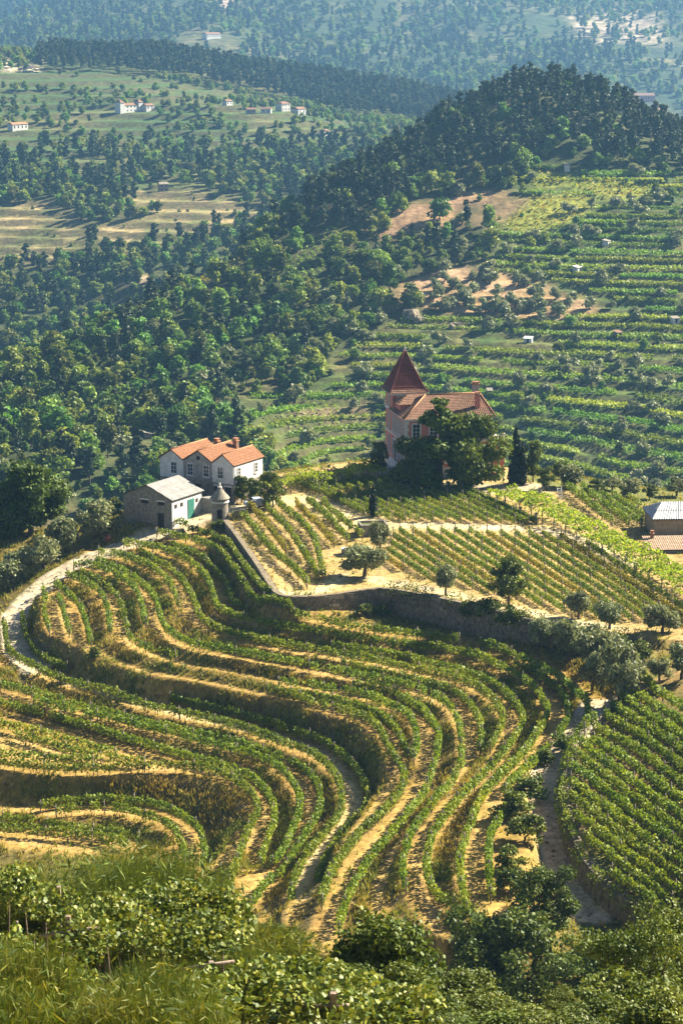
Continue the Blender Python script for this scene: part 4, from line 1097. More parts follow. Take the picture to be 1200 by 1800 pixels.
# hipped main roof
ov = .5; ez = EVZ - .02; ym = WY / 2
E = [(-ov, -ov, ez), (WX + ov, -ov, ez), (WX + ov, WY + ov, ez), (-ov, WY + ov, ez)]; R0 = (4.4, ym, RZ_); R1 = (WX - .8, ym, RZ_)
tile_slope('roof', E[0], E[1], R1, R0, M['tile_old'], Q, wave=.3, course=.42, amp=.07)
tile_slope('roof', E[3], E[0], R0, R0, M['tile_old'], Q, wave=.3, course=.42, amp=.07)
tile_slope('roof', E[1], E[2], R1, R1, M['tile_old'], Q, wave=.3, course=.42, amp=.07)
tile_slope('roof', E[2], E[3], R0, R1, M['tile_old'], Q, wave=.3, course=.42, amp=.07)
m = MB(); m.slab(E, .12); m.build('eaves', M['trim'], Q)
m = MB()
for a, b_ in ((E[0], R0), (R0, R1), (R1, E[1]), (E[3], R0), (R1, E[2])):
    m.tube([np.array(a) + (0, 0, .1), np.array(b_) + (0, 0, .1)], .13, 8)
m.build('ridge_tiles', M['tile'], Q)
# low hipped dormer on the left wall
m = MB(); m.box(.25, 4.4, 5.0, 8.9, EVZ, 11.3); m.build('dormer_wall', M['pink'], Q)
DE = [(-.1, 4.6, 11.25), (4.8, 4.6, 11.25), (4.8, 9.3, 11.25), (-.1, 9.3, 11.25)]; D0 = (1.9, 7.0, 12.5); D1 = (4.6, 7.0, 12.5)
tile_slope('dormer_roof', DE[0], DE[1], D1, D0, M['tile_old'], Q); tile_slope('dormer_roof', DE[3], DE[0], D0, D0, M['tile_old'], Q); tile_slope('dormer_roof', DE[2], DE[3], D0, D1, M['tile_old'], Q)
chimney(Q, 12.3, 1.7, 10.2, 13.0, .75, .6, 'pink'); chimney(Q, 13.3, 6.6, 10.4, 13.9, 1.0, .8, 'grey_wall')
for y in (1.5, 3.5, 5.3, 7.1, 9.0):
    window(Q, y, 6.4, 8.8, .8, '-x', 0, bars=(2, 4), surround=True, depth=.14)
    if y != 7.1: window(Q, y, 2.5, 4.9, .8, '-x', 0, bars=(2, 4), surround=True, depth=.14)
window(Q, WY + 2.6, 6.4, 8.8, .9, '-x', .01, bars=(2, 4), surround=True, depth=.14); window(Q, WY + 2.6, 2.5, 4.9, .9, '-x', .01, bars=(2, 4), surround=True, depth=.14)
window(Q, WY + 2.6, 10.0, 11.7, .9, '-x', .01, bars=(2, 3), surround=True, depth=.14); window(Q, 1.4, 10.2, 11.8, .8, '-y', WY + .05, bars=(2, 3), surround=True, depth=.14); window(Q, 3.4, 10.2, 11.8, .8, '-y', WY + .05, bars=(2, 3), surround=True, depth=.14)
m = MB(); m.box(-.1, .0, 6.5, 7.7, 1.6, 5.0); d = m.build('door', M['dark_wood'], Q)
m = MB(); m.box(-.16, .0, 6.25, 6.5, 1.6, 5.3); m.box(-.16, .0, 7.7, 7.95, 1.6, 5.3); m.box(-.16, .0, 6.5, 7.7, 5.0, 5.3); m.build('door_surround', M['trim'], d)
for x in (1.75, 4.6, 7.3, 10.0, 12.6):
    window(Q, x, 6.3, 8.8, 1.15, '-y', 0, bars=(2, 4), surround=True, depth=.14); window(Q, x, 2.5, 4.9, 1.15, '-y', 0, bars=(2, 4), surround=True, depth=.14)
m = MB(); m.box(-3.2, -.1, 4.4, 9.8, -2.5, .2); m.build('terrace_steps', M['plinth'], Q)
# terrace at the far end with its balustrade
m = MB(); m.box(WX + .2, WX + 2.4, .6, 6.5, -2, 5.3); m.build('terrace_wing', M['pink'], Q)
m = MB(); m.box(WX + .15, WX + 2.5, .5, 6.6, 5.3, 5.5); tb = m.build('terrace_slab', M['trim'], Q)
m = MB()
for i in range(9): m.lathe([(.07, 5.5), (.12, 5.75), (.06, 6.05), (.09, 6.2)], 8, WX + .35 + i * .25, .62)
m.build('balusters', M['trim'], tb)
m = MB(); m.box(WX + .15, WX + 2.5, .5, .74, 6.2, 6.35)
for xx in (WX + .2, WX + 2.2): m.box(xx, xx + .28, .48, .76, 5.5, 6.7)
m.build('handrail', M['trim'], tb)

# ------------------------------------------------------------------ barn at the right edge and its tiled lean-to
p = P(1148, 948, -.6)
G = empty('grey_barn', p, R(3)); tag(G, 'earth-walled barn with grey corrugated roof at the right edge', 'barn')
m = MB(); m.box(0, 11, 0, 7.5, -.5, 3.0); m.build('wall', surf_mat('earth_wall', (.22, .17, .11), (.36, .29, .20), 1.5, bump=.4), G)
ge = [(-.3, -.3, 2.98), (11.3, -.3, 2.98), (11.3, 7.8, 2.98), (-.3, 7.8, 2.98)]; g0, g1 = (1.7, 3.75, 4.7), (9.3, 3.75, 4.7)
for a in ((ge[0], ge[1], g1, g0), (ge[3], ge[0], g0, g0), (ge[1], ge[2], g1, g1), (ge[2], ge[3], g0, g1)):
    tile_slope('corrugated_roof', *a, M['zinc'], G, wave=.35, course=3, amp=.07)
m = MB(); m.slab(ge, .1); m.build('roof_boards', M['dark_wood'], G)
m = MB(); m.box(4.5, 6.5, -.05, .0, .0, 2.4); m.build('door', M['dark_wood'], G)
p = P(1138, 975, -.4)
G2 = empty('tiled_shed', p, R(3)); tag(G2, 'low shed with a shallow faded tile roof before the grey barn', 'shed')
m = MB(); m.box(.2, 10, .3, 4.6, -.6, .65); m.build('wall', M['grey_wall'], G2)
tile_slope('roof', (0, 0, .62), (10.2, 0, .62), (10.2, 5.0, 1.5), (0, 5.0, 1.5), surf_mat('faded_tile', (.34, .22, .14), (.50, .36, .25), 2.0, c3=(.56, .42, .30)), G2, wave=.3, course=.5, amp=.07)
m = MB(); m.slab([(0, 0, .6), (10.2, 0, .6), (10.2, 5, 1.48), (0, 5, 1.48)], .1); m.build('roof_boards', M['dark_wood'], G2)
chimney(G2, 1.3, 4.2, 1.2, 2.0, .4, .4, 'tile_old')

# ------------------------------------------------------------------ small things on the plateau
q = ground_at(655, 937)
K = empty('water_tank', q, R(8)); tag(K, 'square stone water tank full of green water between the vine plots', 'water tank')
m = MB()
for x0, x1, y0, y1 in ((-2.0, 2.0, -1.6, -1.35), (-2.0, 2.0, 1.35, 1.6), (-2.0, -1.75, -1.35, 1.35), (1.75, 2.0, -1.35, 1.35)): m.box(x0, x1, y0, y1, -.5, 1.55)
m.build('basin_wall', M['stone'], K)
m = MB(); m.box(-1.75, 1.75, -1.35, 1.35, -.4, 1.3); m.build('water', surf_mat('green_water', (.09, .10, .03), (.16, .17, .05), 1.0, rough=.15, bump=.02, spec=.5), K)
q = ground_at(612, 974)
K = empty('stone_trough', q, R(-10)); tag(K, 'small grey stone box standing at the plot edge beside the olive', 'trough')
m = MB(); m.box(-.9, .9, -.5, .5, -.3, .7); m.build('body', M['stone'], K); m = MB(); m.box(-1.0, 1.0, -.6, .6, .7, .82); m.build('slab', M['trim'], K)
q = ground_at(983, 880)
K = empty('steel_steps', q, R(20)); tag(K, 'narrow galvanised steel steps standing between the pergola and vine plot', 'steps')
m = MB(); m.tube([(-.35, -.3, 0), (-.35, .3, 2.0)], .04, 6); m.tube([(.35, -.3, 0), (.35, .3, 2.0)], .04, 6); m.build('side_rails', M['steel'], K)
for i in range(7):
    m = MB(); z = .25 + i * .26; y = -.3 + .6 * z / 2; m.box(-.33, .33, y - .08, y + .08, z - .02, z + .02); m.build('tread', M['steel'], K)

def car(pt, rz, label):
    K = empty('car', pt, rz); tag(K, label, 'car')
    prof = [(-1.95, .35), (-2.0, .7), (-1.85, .95), (-1.1, 1.02), (-.55, 1.45), (.75, 1.47), (1.45, 1.05), (1.95, .92), (2.0, .4)]
    m = MB(); n = len(prof)
    vs = [(x, -.82 if z < 1.1 else -.68, z) for x, z in prof] + [(x, .82 if z < 1.1 else .68, z) for x, z in prof]
    m.add(vs, [tuple(range(n)), tuple(range(2 * n - 1, n - 1, -1))] + [(i, i + n, (i + 1) % n + n, (i + 1) % n) for i in range(n)])
    m.build('body', M['car'], K)
    m = MB(); m.add([(-1.0, -.7, 1.08), (-.55, -.66, 1.43), (-.55, .66, 1.43), (-1.0, .7, 1.08)], [(0, 1, 2, 3)]); o = m.build('windscreen', M['glass'], K); o.location = (-.03, 0, .03)
    m = MB(); m.add([(1.38, -.7, 1.1), (.8, -.66, 1.44), (.8, .66, 1.44), (1.38, .7, 1.1)], [(3, 2, 1, 0)]); o = m.build('rear_window', M['glass'], K); o.location = (.03, 0, .03)
    for sy in (-1, 1):
        m = MB(); m.add([(-.85, sy * .79, 1.07), (-.5, sy * .7, 1.4), (.7, sy * .7, 1.4), (1.2, sy * .79, 1.07)], [(0, 1, 2, 3)]); m.build('side_window', M['glass'], K)
        for x in (-1.25, 1.25):
            m = MB(); m.lathe([(.3, -.1), (.32, -.08), (.32, .08), (.3, .1)], 14); w = m.build('wheel', M['rubber'], K); w.location = (x, sy * .78, .32); w.rotation_euler = (R(90), 0, 0)
            m = MB(); m.lathe([(.18, -.115), (.18, .115)], 10); m.build('rim', M['steel'], w)
        m = MB(); m.box(-2.02, -1.93, sy * .62 - .14, sy * .62 + .14, .68, .82); m.build('headlight', M['frame'], K)
q = ground_at(452, 891)
car(q, R(200), 'pale blue car parked in the shade of the small tree by the farmhouse')
# red cement mixer in the barn's shadow
q = ground_at(190, 955)
K = empty('cement_mixer', q, R(40)); K.scale = (.75, .75, .75); tag(K, 'rusty red cement mixer drum in the barn shadow at the roadside', 'mixer')
m = MB(); m.lathe([(.25, -.75), (.62, -.3), (.68, .1), (.45, .55), (.3, .75), (.24, .75)], 16); o = m.build('drum', M['red'], K); o.location = (0, 0, 1.1); o.rotation_euler = (R(60), 0, 0)
m = MB(); m.tube([(-.7, -.5, 0), (-.6, 0, 1.1), (-.7, .5, 0)], .05, 6); m.tube([(.7, -.5, 0), (.6, 0, 1.1), (.7, .5, 0)], .05, 6); m.tube([(-.7, .5, .15), (.7, .5, .15)], .04, 6); m.build('frame', M['red'], K)
for sx in (-1, 1):
    m = MB(); m.lathe([(.22, -.05), (.22, .05)], 12); w = m.build('wheel', M['rubber'], K); w.location = (sx * .82, .5, .2); w.rotation_euler = (0, R(90), 0)

# ------------------------------------------------------------------ dry stone retaining walls
def stone_wall(name, top, foot, label, seed, course=.34, wmin=.35, wmax=.85, lean=.06, proud=.12, out=.6):
    """top: (N,3) polyline of the wall's upper edge; foot: ground height below; the stones face to the right of travel"""
    rg2 = random.Random(seed)
    tl = smooth_line(np.column_stack([top, foot]), .35)
    d = np.r_[0, np.cumsum(np.linalg.norm(np.diff(tl[:, :2], axis=0), axis=1))]
    root = empty(name, (tl[0, 0], tl[0, 1], tl[0, 3])); tag(root, label, 'wall', kind='thing')
    o0 = np.array(root.location)
    core = []; t = np.gradient(tl[:, :2], axis=0); t /= np.linalg.norm(t, axis=1, keepdims=True); nrm = np.stack([t[:, 1], -t[:, 0]], 1)
    n = len(tl); vs = []; 
    for i in range(n):
        for off, z in ((.15 + out, tl[i, 3] - .8), (.02 + out, tl[i, 2] + .05), (-.15, tl[i, 2] + .03), (-.3, tl[i, 3] - .8)):
            vs.append((tl[i, 0] + nrm[i, 0] * off - o0[0], tl[i, 1] + nrm[i, 1] * off - o0[1], z - o0[2]))
    fs = [(i * 4 + j, (i + 1) * 4 + j, (i + 1) * 4 + j + 1, i * 4 + j + 1) for i in range(n - 1) for j in range(3)]
    m = MB(); m.add(vs, fs); m.build('wall_core', M['stone_wall'], root)
    sb = MB(); T = d[-1]; z0 = -.4
    hmax = (tl[:, 2] - tl[:, 3]).max()
    while z0 < hmax + .1:
        hh = rg2.uniform(course * .7, course * 1.35); s = rg2.uniform(0, .4)
        while s < T - .3:
            w = rg2.uniform(wmin, wmax); s1 = min(T, s + w); sm = (s + s1) / 2
            zt = np.interp(sm, d, tl[:, 2]); zf = np.interp(sm, d, tl[:, 3])
            if zf + z0 + hh < zt + .16:
                pr = rg2.uniform(.03, proud); j = rg2.uniform(-.03, .03); vs = []
                for q, zz in ((s + .02, z0 + j), (s1 - .02, z0 - j), (s1 - .03, z0 + hh - .03 + j), (s + .03, z0 + hh - .03)):
                    x, y = np.interp(q, d, tl[:, 0]), np.interp(q, d, tl[:, 1]); nx, ny = np.interp(q, d, nrm[:, 0]), np.interp(q, d, nrm[:, 1])
                    k = lean * (zt - zf - zz)
                    for a in (0, pr): vs.append((x + nx * (a + k + .04 + out) - o0[0], y + ny * (a + k + .04 + out) - o0[1], zf + zz - o0[2]))
                sb.add(vs, [(1, 3, 5, 7), (0, 2, 3, 1), (2, 4, 5, 3), (4, 6, 7, 5), (6, 0, 1, 7)])
            s = s1
        z0 += hh
    o = sb.build('wall_stones', M['stone_wall'], root); o['kind'] = 'stuff'
    return root
stone_wall('retaining_wall', edge_top[:9], edge_foot[:9], 'leaning dry stone wall under the small sloping plot, beside the turret', 3)
stone_wall('retaining_wall', edge_top[8:17], edge_foot[8:17], 'tall shadowed dry stone wall under the wide vine field', 5)
fe = field_edge.copy(); ff = field_foot
stone_wall('field_wall', fe[::-1][::-1][2:], ff[2:], 'rough dry stone wall in shade along the sunken lane', 8, course=.4, wmax=1.0)
# ------------------------------------------------------------------ trees
def clump_points(clumps, n, rng, shell=.55):
    cl = np.array(clumps, float)
    wgt = (cl[:, 3] * cl[:, 4] + cl[:, 4] * cl[:, 5] + cl[:, 3] * cl[:, 5]); wgt /= wgt.sum()
    i = rng.choice(len(cl), n, p=wgt)
    d = rng.normal(size=(n, 3)); d /= np.linalg.norm(d, axis=1, keepdims=True)
    r = (shell + (1 - shell) * rng.random(n) ** .7) * (1 + .16 * rng.normal(size=n))
    low = d[:, 2] < -.45
    r = np.where(low, r * .8, r)
    return cl[i, :3] + d * cl[i, 3:6] * r[:, None], d, i

def make_tree(kind, seed, n=None, leaf=None):
    """(crown mesh, trunk mesh, height) of one tree at real size"""
    rng = np.random.default_rng(seed); rd = random.Random(seed)
    C = []
    mat = 'wood_leaf'; asp = 1.0; upb = .35
    if kind == 'olive':
        H_, n, leaf, mat = 4.6, n or 3600, leaf or .25, 'olive'
        asp = 1.7
        for i in range(11):
            a = rd.uniform(0, 6.28); r = rd.uniform(.3, 1.75); z = rd.uniform(1.7, 3.9) - .25 * r
            s = rd.uniform(.8, 1.3); C.append((r * math.cos(a), r * math.sin(a), z, s, s, s * .85))
    elif kind == 'broad':
        H_, n, leaf = 8.0, n or 900, leaf or .85
        wr, hr = rd.uniform(.72, 1.25), rd.uniform(.75, 1.3)
        for i in range(15):
            a = rd.uniform(0, 6.28); z = rd.uniform(1.6, 6.6); r = rd.uniform(.2, 3.2) * (1 - abs(z - 3.6) / 5.2)
            s = rd.uniform(.9, 2.0); C.append((wr * r * math.cos(a), wr * r * math.sin(a), z * hr, s * wr, s * wr, s * .8 * hr))
    elif kind == 'pine':
        H_, n, leaf, mat = 14.0, n or 800, leaf or 1.0, 'pine'
        for i in range(15):
            a = rd.uniform(0, 6.28); z = rd.uniform(3.5, 13.4); r = rd.uniform(.1, 2.3) * (1 - (z - 3.5) / 16)
            s = rd.uniform(1.0, 1.9) * (1 - (z - 3.5) / 22); C.append((r * math.cos(a), r * math.sin(a), z, s, s, s * .75))
    elif kind == 'dark':
        H_, n, leaf, mat = 10.0, n or 15000, leaf or .46, 'dark'
        for i in range(34):
            a = rd.uniform(0, 6.28); z = rd.uniform(1.5, 8.9); r = rd.uniform(.3, 4.3) * math.sqrt(max(.05, 1 - ((z - 4.2) / 5.4) ** 2))
            s = rd.uniform(1.2, 2.1); C.append((r * math.cos(a), r * math.sin(a), z, s, s, s * .85))
    elif kind == 'cone':
        H_, n, leaf, mat = 13.0, n or 15000, leaf or .46, 'dark'
        for i in range(36):
            a = rd.uniform(0, 6.28); z = rd.uniform(1.6, 11.8); r = rd.uniform(.4, 1.0) * 4.6 * (1 - (z - .6) / 12.3) ** .8
            s = rd.uniform(1.1, 1.9) * (1 - z / 20); C.append((r * math.cos(a), r * math.sin(a), z, s, s, s * .9))
    elif kind == 'cypress':
        H_, n, leaf, mat = 10.0, n or 8000, leaf or .34, 'cypress'
        asp = 2.0
        for i in range(30):
            z = .7 + 9.0 * i / 29; r = 1.5 * math.sin(min(1, (z / 10 + .12) * 1.0) * math.pi) ** .6 * (1.08 - z / 12.5)
            a = rd.uniform(0, 6.28); C.append((.35 * r * math.cos(a), .35 * r * math.sin(a), z, r * .75, r * .75, .9))
    elif kind == 'leafy':
        H_, n, leaf, mat = 7.5, n or 5200, leaf or .34, 'near_tree'
        for i in range(40):
            a = rd.uniform(0, 6.28); z = rd.uniform(1.6, 6.8); r = rd.uniform(.2, 3.1) * math.sqrt(max(.05, 1 - ((z - 4) / 4) ** 2))
            s = rd.uniform(.5, 1.05); C.append((r * math.cos(a), r * math.sin(a), z, s, s, s * .8))
    elif kind == 'bush':
        H_, n, leaf, mat = 2.4, n or 1400, leaf or .2, 'near_tree'
        for i in range(20):
            a = rd.uniform(0, 6.28); z = rd.uniform(.4, 2.0); r = rd.uniform(.1, 1.25) * math.sqrt(max(.08, 1 - (z / 2.3) ** 2))
            s = rd.uniform(.25, .55); C.append((r * math.cos(a), r * math.sin(a), z, s, s, s * .85))
    pts, d, ci = clump_points(C, n, rng)
    ok = pts[:, 2] > .15
    pts, d, ci = pts[ok], d[ok], ci[ok]
    ctint = rng.random(len(C))
    tint = np.clip(.65 * rng.random(len(pts)) + .35 * ctint[ci], 0, 1)
    me = leaf_mesh(kind + '_crown', pts, leaf * (.7 + .6 * rng.random(len(pts))), M[mat], rng=rng, tint=tint, out=d * .45, up_bias=upb, aspect=asp)
    mb = MB(); tr = {'olive': .22, 'broad': .2, 'pine': .2, 'dark': .38, 'cone': .34, 'cypress': .22, 'leafy': .2, 'bush': .07}[kind]
    top = np.array([rd.uniform(-.2, .2), rd.uniform(-.2, .2), H_ * (.45 if kind in ('olive', 'bush', 'broad', 'leafy', 'dark') else .9)])
    mb.tube([(0, 0, -.6), (0.04, .02, H_ * .14), tuple(top * .55 + np.array([.06, -.05, 0])), tuple(top)], [tr * 1.3, tr, tr * .75, tr * .4], 7)
    for c in C[:min(len(C), 12)]:
        b0 = top * rd.uniform(.5, .95)
        mid = (b0 + np.array(c[:3])) / 2 + np.array([0, 0, -.15])
        mb.tube([tuple(b0), tuple(mid), tuple(c[:3])], [tr * .4, tr * .25, tr * .08], 5, cap=False)
    o = mb.build('trunk', M['bark']); tm = o.data; bpy.data.objects.remove(o)
    return me, tm, H_

KIND_NAME = {'olive': 'olive_tree', 'broad': 'broadleaf_tree', 'pine': 'pine_tree', 'dark': 'evergreen_tree', 'cone': 'conifer', 'cypress': 'cypress', 'leafy': 'leafy_tree', 'bush': 'bush'}
def place_tree(proto, kind, pt, scale, rz, label, group=None, sz=None, cat=None):
    me, tm, H_ = proto
    root = empty(KIND_NAME[kind], pt, rz); tag(root, label, cat or ('bush' if kind == 'bush' else 'tree'), group)
    root.scale = (scale, scale, sz or scale)
    link('trunk', tm, root); c = link('crown', me, root)
    return root, c

OL = [make_tree('olive', 50 + i) for i in range(4)]
# olives and other trees on the spur: foot pixel, height in photo pixels, width factor, label
SPUR = [
 ('olive', 640, 1013, 66, 1.15, 'spreading olive on the wall top beside the stone box'), ('olive', 668, 968, 56, .7, 'thin young olive beside the water tank'),
 ('olive', 783, 1046, 58, .8, 'dark rounded olive on the wall top, left of the walnut'), ('olive', 1016, 1088, 58, .9, 'olive at the corner of the wide vine field'),
 ('olive', 1070, 1106, 58, .95, 'olive above the thicket, second from the field corner'), ('olive', 1163, 1112, 52, 1.15, 'olive on the lane bank near the right edge'),
 ('olive', 942, 1142, 60, .95, 'pale olive standing in the deep wall shadow'), ('olive', 1000, 1165, 88, .95, 'large silvery olive at the top of the thicket'),
 ('olive', 1050, 1182, 92, .9, 'large silvery olive in the middle of the thicket'), ('olive', 1088, 1232, 105, .8, 'lowest large olive of the thicket, over the lane'), ('olive', 1040, 1215, 80, .8, 'shaded olive under the larger crowns of the thicket'),
 ('olive', 1197, 1195, 72, .9, 'dark olive cut by the right edge above the steep field'), ('olive', 1158, 1196, 46, .9, 'small grey olive bush on bare orange earth'),
 ('olive', 166, 948, 70, .95, 'pale olive nearest the barn on the road verge'), ('olive', 115, 972, 72, 1.0, 'second olive from the barn on the road verge'),
 ('olive', 78, 1003, 66, .9, 'third olive from the barn on the road verge'), ('olive', 40, 1018, 66, .9, 'last olive of the road verge, near the left edge'), ('olive', 8, 1040, 60, 1.0, 'grey scrubby olive at the left edge below the road verge'),
 ('olive', 1010, 858, 44, 1.3, 'round grey olive behind the pergola near the steel steps'), ('olive', 1075, 862, 26, 1.6, 'low grey olive behind the plot of the grey barn'),
 ('leafy', 893, 1064, 92, .95, 'round yellow-green walnut standing alone on the wall top'), ('leafy', 480, 892, 68, .8, 'small crooked tree at the sandy yard beside the farmhouse'), ('leafy', 425, 884, 50, .95, 'dense green fig growing against the farmhouse corner'),
 ('leafy', 446, 886, 48, .9, 'green laurel shading the parked car'), ('leafy', 664, 838, 66, .6, 'yellow-green acacia at the mansion left corner'), ('leafy', 936, 848, 76, .65, 'yellow-green tree peeping out behind the cypress'),
 ('leafy', 960, 862, 44, .9, 'low bright tree between cypress and round olive'), ('leafy', 985, 842, 34, 1.2, 'low bright bush on the far rim behind the pergola'),
 ('dark', 55, 940, 128, 1.0, 'huge dark evergreen at the left edge above the olives'), ('dark', 2, 950, 108, .9, 'dark evergreen cut by the left edge'),
 ('cone', 772, 858, 168, 1.25, 'tall dark cedar with pointed top before the mansion'), ('dark', 826, 860, 130, .95, 'broad dark tree before the mansion, beside the cypress'), ('dark', 732, 858, 92, 1.0, 'lower dark tree at the mansion corner'),
 ('cypress', 905, 852, 120, .85, 'tall black-green cypress right of the mansion'), ('cypress', 917, 853, 88, .7, 'shorter black-green cypress beside the tall one'),
 ('cypress', 656, 908, 66, .95, 'ivy-clad dark column tree amid the rows before the mansion'),
 ('leafy', 1050, 872, 34, 1.1, 'bright bush on the far rim above the grey barn plot'), ('olive', 1105, 874, 34, 1.2, 'grey olive on the far rim left of the grey barn'), ('leafy', 1140, 878, 30, 1.2, 'low bush on the far rim beside the grey barn roof'), ('olive', 1188, 872, 36, 1.2, 'grey olive on the far rim behind the grey barn roof'),
 ('leafy', 200, 912, 40, 1.0, 'bright shrubby tree against the barn back wall'),
]
protos = {'leafy': [make_tree('leafy', 70 + i) for i in range(3)], 'dark': [make_tree('dark', 80 + i) for i in range(3)], 'cone': [make_tree('cone', 90)], 'cypress': [make_tree('cypress', 95)], 'olive': OL}
HT = {'olive': 4.7, 'leafy': 7.6, 'dark': 10.2, 'cone': 13.0, 'cypress': 10.6}
for i, (kd, px, py, hp, wf, lab) in enumerate(SPUR):
    q = ground_at(px, py)
    ppm = FPX / q[1]
    sz = hp / ppm / .97 / HT[kd]
    pr = protos[kd][i % len(protos[kd])]
    place_tree(pr, kd, q - np.array([0, 0, .05]), sz * wf if kd not in ('cypress',) else sz * wf, i * 1.3, lab, sz=sz)

# ------------------------------------------------------------------ pergolas
def pergola(name, line_px, width, h, label, dens, mat='pergola', leaf=.34, posts=4.0):
    ln = smooth_line(px_line(line_px), .5)
    z = hz(ln[:, 0], ln[:, 1]); d = np.r_[0, np.cumsum(np.linalg.norm(np.diff(ln, axis=0), axis=1))]
    t = np.gradient(ln, axis=0); t /= np.linalg.norm(t, axis=1, keepdims=True); nr = np.stack([-t[:, 1], t[:, 0]], 1)
    o0 = np.array([ln[0, 0], ln[0, 1], z[0]]); root = empty(name, o0); tag(root, label, 'pergola')
    rng = np.random.default_rng(len(label)); T = d[-1]; n = int(T * width * dens)
    s = rng.random(n) * T; w = (rng.random(n) - .5) * width
    x = np.interp(s, d, ln[:, 0]) + np.interp(s, d, nr[:, 0]) * w; y = np.interp(s, d, ln[:, 1]) + np.interp(s, d, nr[:, 1]) * w
    b_ = fbm(x / 1.9, y / 1.9, 77, 3); keep = b_ > -.2
    zz = hz(x, y) + h + b_ * 2.6 + rng.normal(size=n) * .1
    hang = rng.random(n) < .16
    zz = np.where(hang, zz - rng.random(n) * 1.0, zz)
    c = np.stack([x, y, zz], 1)[keep] - o0
    link('foliage', leaf_mesh('foliage', c, leaf * (.7 + .6 * rng.random(len(c))), M[mat], rng=rng, up_bias=.35), root)
    m = int(T / posts)
    for i in range(m + 1):
        q = T * i / m; bx, by = np.interp(q, d, ln[:, 0]), np.interp(q, d, ln[:, 1]); nx, ny = np.interp(q, d, nr[:, 0]), np.interp(q, d, nr[:, 1])
        ends = []
        for sd in (-1, 1):
            e = np.array([bx + nx * width * .45 * sd, by + ny * width * .45 * sd]); ez = float(hz(e[0], e[1]))
            mb = MB(); a = np.array([e[0], e[1], ez]) - o0; mb.tube([a + (0, 0, -.3), a + (0, 0, h)], .08, 6); mb.build('post', M['post'], root); ends.append(a + (0, 0, h - .05))
        mb = MB(); mb.tube(ends, .06, 5); mb.build('crossbeam', M['post'], root)
    return root
pergola('vine_pergola', [(878, 884), (940, 903), (1000, 932), (1050, 960), (1100, 985), (1150, 1017), (1215, 1056), (1290, 1100)], 5.2, 2.1, 'long bright green vine pergola running down beside the wide field', 26)
pergola('vine_pergola', [(455, 868), (500, 862), (560, 853), (620, 846), (668, 838)], 7.0, 1.9, 'bright vine pergola between the farmhouse and the mansion', 22)

# ------------------------------------------------------------------ grass on banks and verges
gm = np.zeros((NY, NX))
gm += isb * tf * 3.2
gm += tf * (1 - isb) * np.exp(-((fr - .52) / .05) ** 2) * 1.2
gm += tf * (1 - isb) * .25 * (nz2 > 0)
gm += (1 - tf) * (1 - pm) * (1 - fm) * .9
gm += pm * .12
gm *= (1 - np.clip(blur(ROADM | SUNKM, 2) * 1.6, 0, 1)) * (gm > .01)
gm *= np.clip(.6 + nz * 3, .1, 1.8)
pr = (gm * GS * GS * 4.5).ravel(); cnt = RNG.poisson(np.clip(pr, 0, 4))
ii = np.repeat(np.arange(NX * NY), cnt)
gxp = GXX.ravel()[ii] + (RNG.random(len(ii)) - .5) * GS; gyp = GYY.ravel()[ii] + (RNG.random(len(ii)) - .5) * GS
vis = project(np.stack([gxp, gyp, hz(gxp, gyp)], 1)); ok = (vis[:, 0] > -120) & (vis[:, 0] < 1320) & (gyp < 400)
gxp, gyp, ii = gxp[ok], gyp[ok], ii[ok]
def tufts(name, x, y, z, h, w, tint, mat, rng, lean=.35, origin=None):
    """thin upright blades, two crossed triangles each"""
    n = len(x); a = rng.random(n) * 6.283; lx = rng.normal(size=n) * lean * h; ly = rng.normal(size=n) * lean * h
    b0 = np.stack([x - np.cos(a) * w, y - np.sin(a) * w, z], 1); b1 = np.stack([x + np.cos(a) * w, y + np.sin(a) * w, z], 1)
    tp = np.stack([x + lx, y + ly, z + h], 1)
    return mesh_np(name, np.stack([b0, b1, tp], 1).reshape(-1, 3), np.arange(3 * n).reshape(n, 3), 3, [M[mat]], tint=tint)
rep = 3
xx = np.repeat(gxp, rep) + RNG.normal(size=len(gxp) * rep) * .13; yy = np.repeat(gyp, rep) + RNG.normal(size=len(gxp) * rep) * .13
green = np.clip(.55 - nz2.ravel()[ii] * 2.2 - nz.ravel()[ii], 0, 1)
tt = np.clip(np.repeat(green, rep) + RNG.normal(size=len(xx)) * .18, 0, 1)
gr = link('dry_grass', tufts('dry_grass', xx, yy, hz(xx, yy) - .05, .32 + .4 * RNG.random(len(xx)), .07 + .05 * RNG.random(len(xx)), tt, 'grass', RNG))
tag(gr, 'dry yellow grass tufts covering the terrace banks', kind='stuff'); print('grass tris', len(xx))

# loose stones on the banks
pr = (isb * tf * .5 + near_foot * .8 + blur(SUNKM, 3) * .3 + (1 - tf) * (1 - pm) * .06).ravel() * GS * GS * 1.6; cnt = RNG.poisson(pr); ii = np.repeat(np.arange(NX * NY), cnt)
sx = GXX.ravel()[ii] + (RNG.random(len(ii)) - .5) * GS; sy = GYY.ravel()[ii] + (RNG.random(len(ii)) - .5) * GS; szz = .06 + .22 * RNG.random(len(ii)) ** 2.5
oc = np.array([(1, 0, 0), (0, 1, 0), (-1, 0, 0), (0, -1, 0), (0, 0, .7), (0, 0, -.7)]); of = np.array([(0, 1, 4), (1, 2, 4), (2, 3, 4), (3, 0, 4), (1, 0, 5), (2, 1, 5), (3, 2, 5), (0, 3, 5)])
an = RNG.random(len(ii)) * 6.28; ov_ = oc[None] * (szz[:, None, None] * (.7 + .6 * RNG.random((len(ii), 6, 1))))
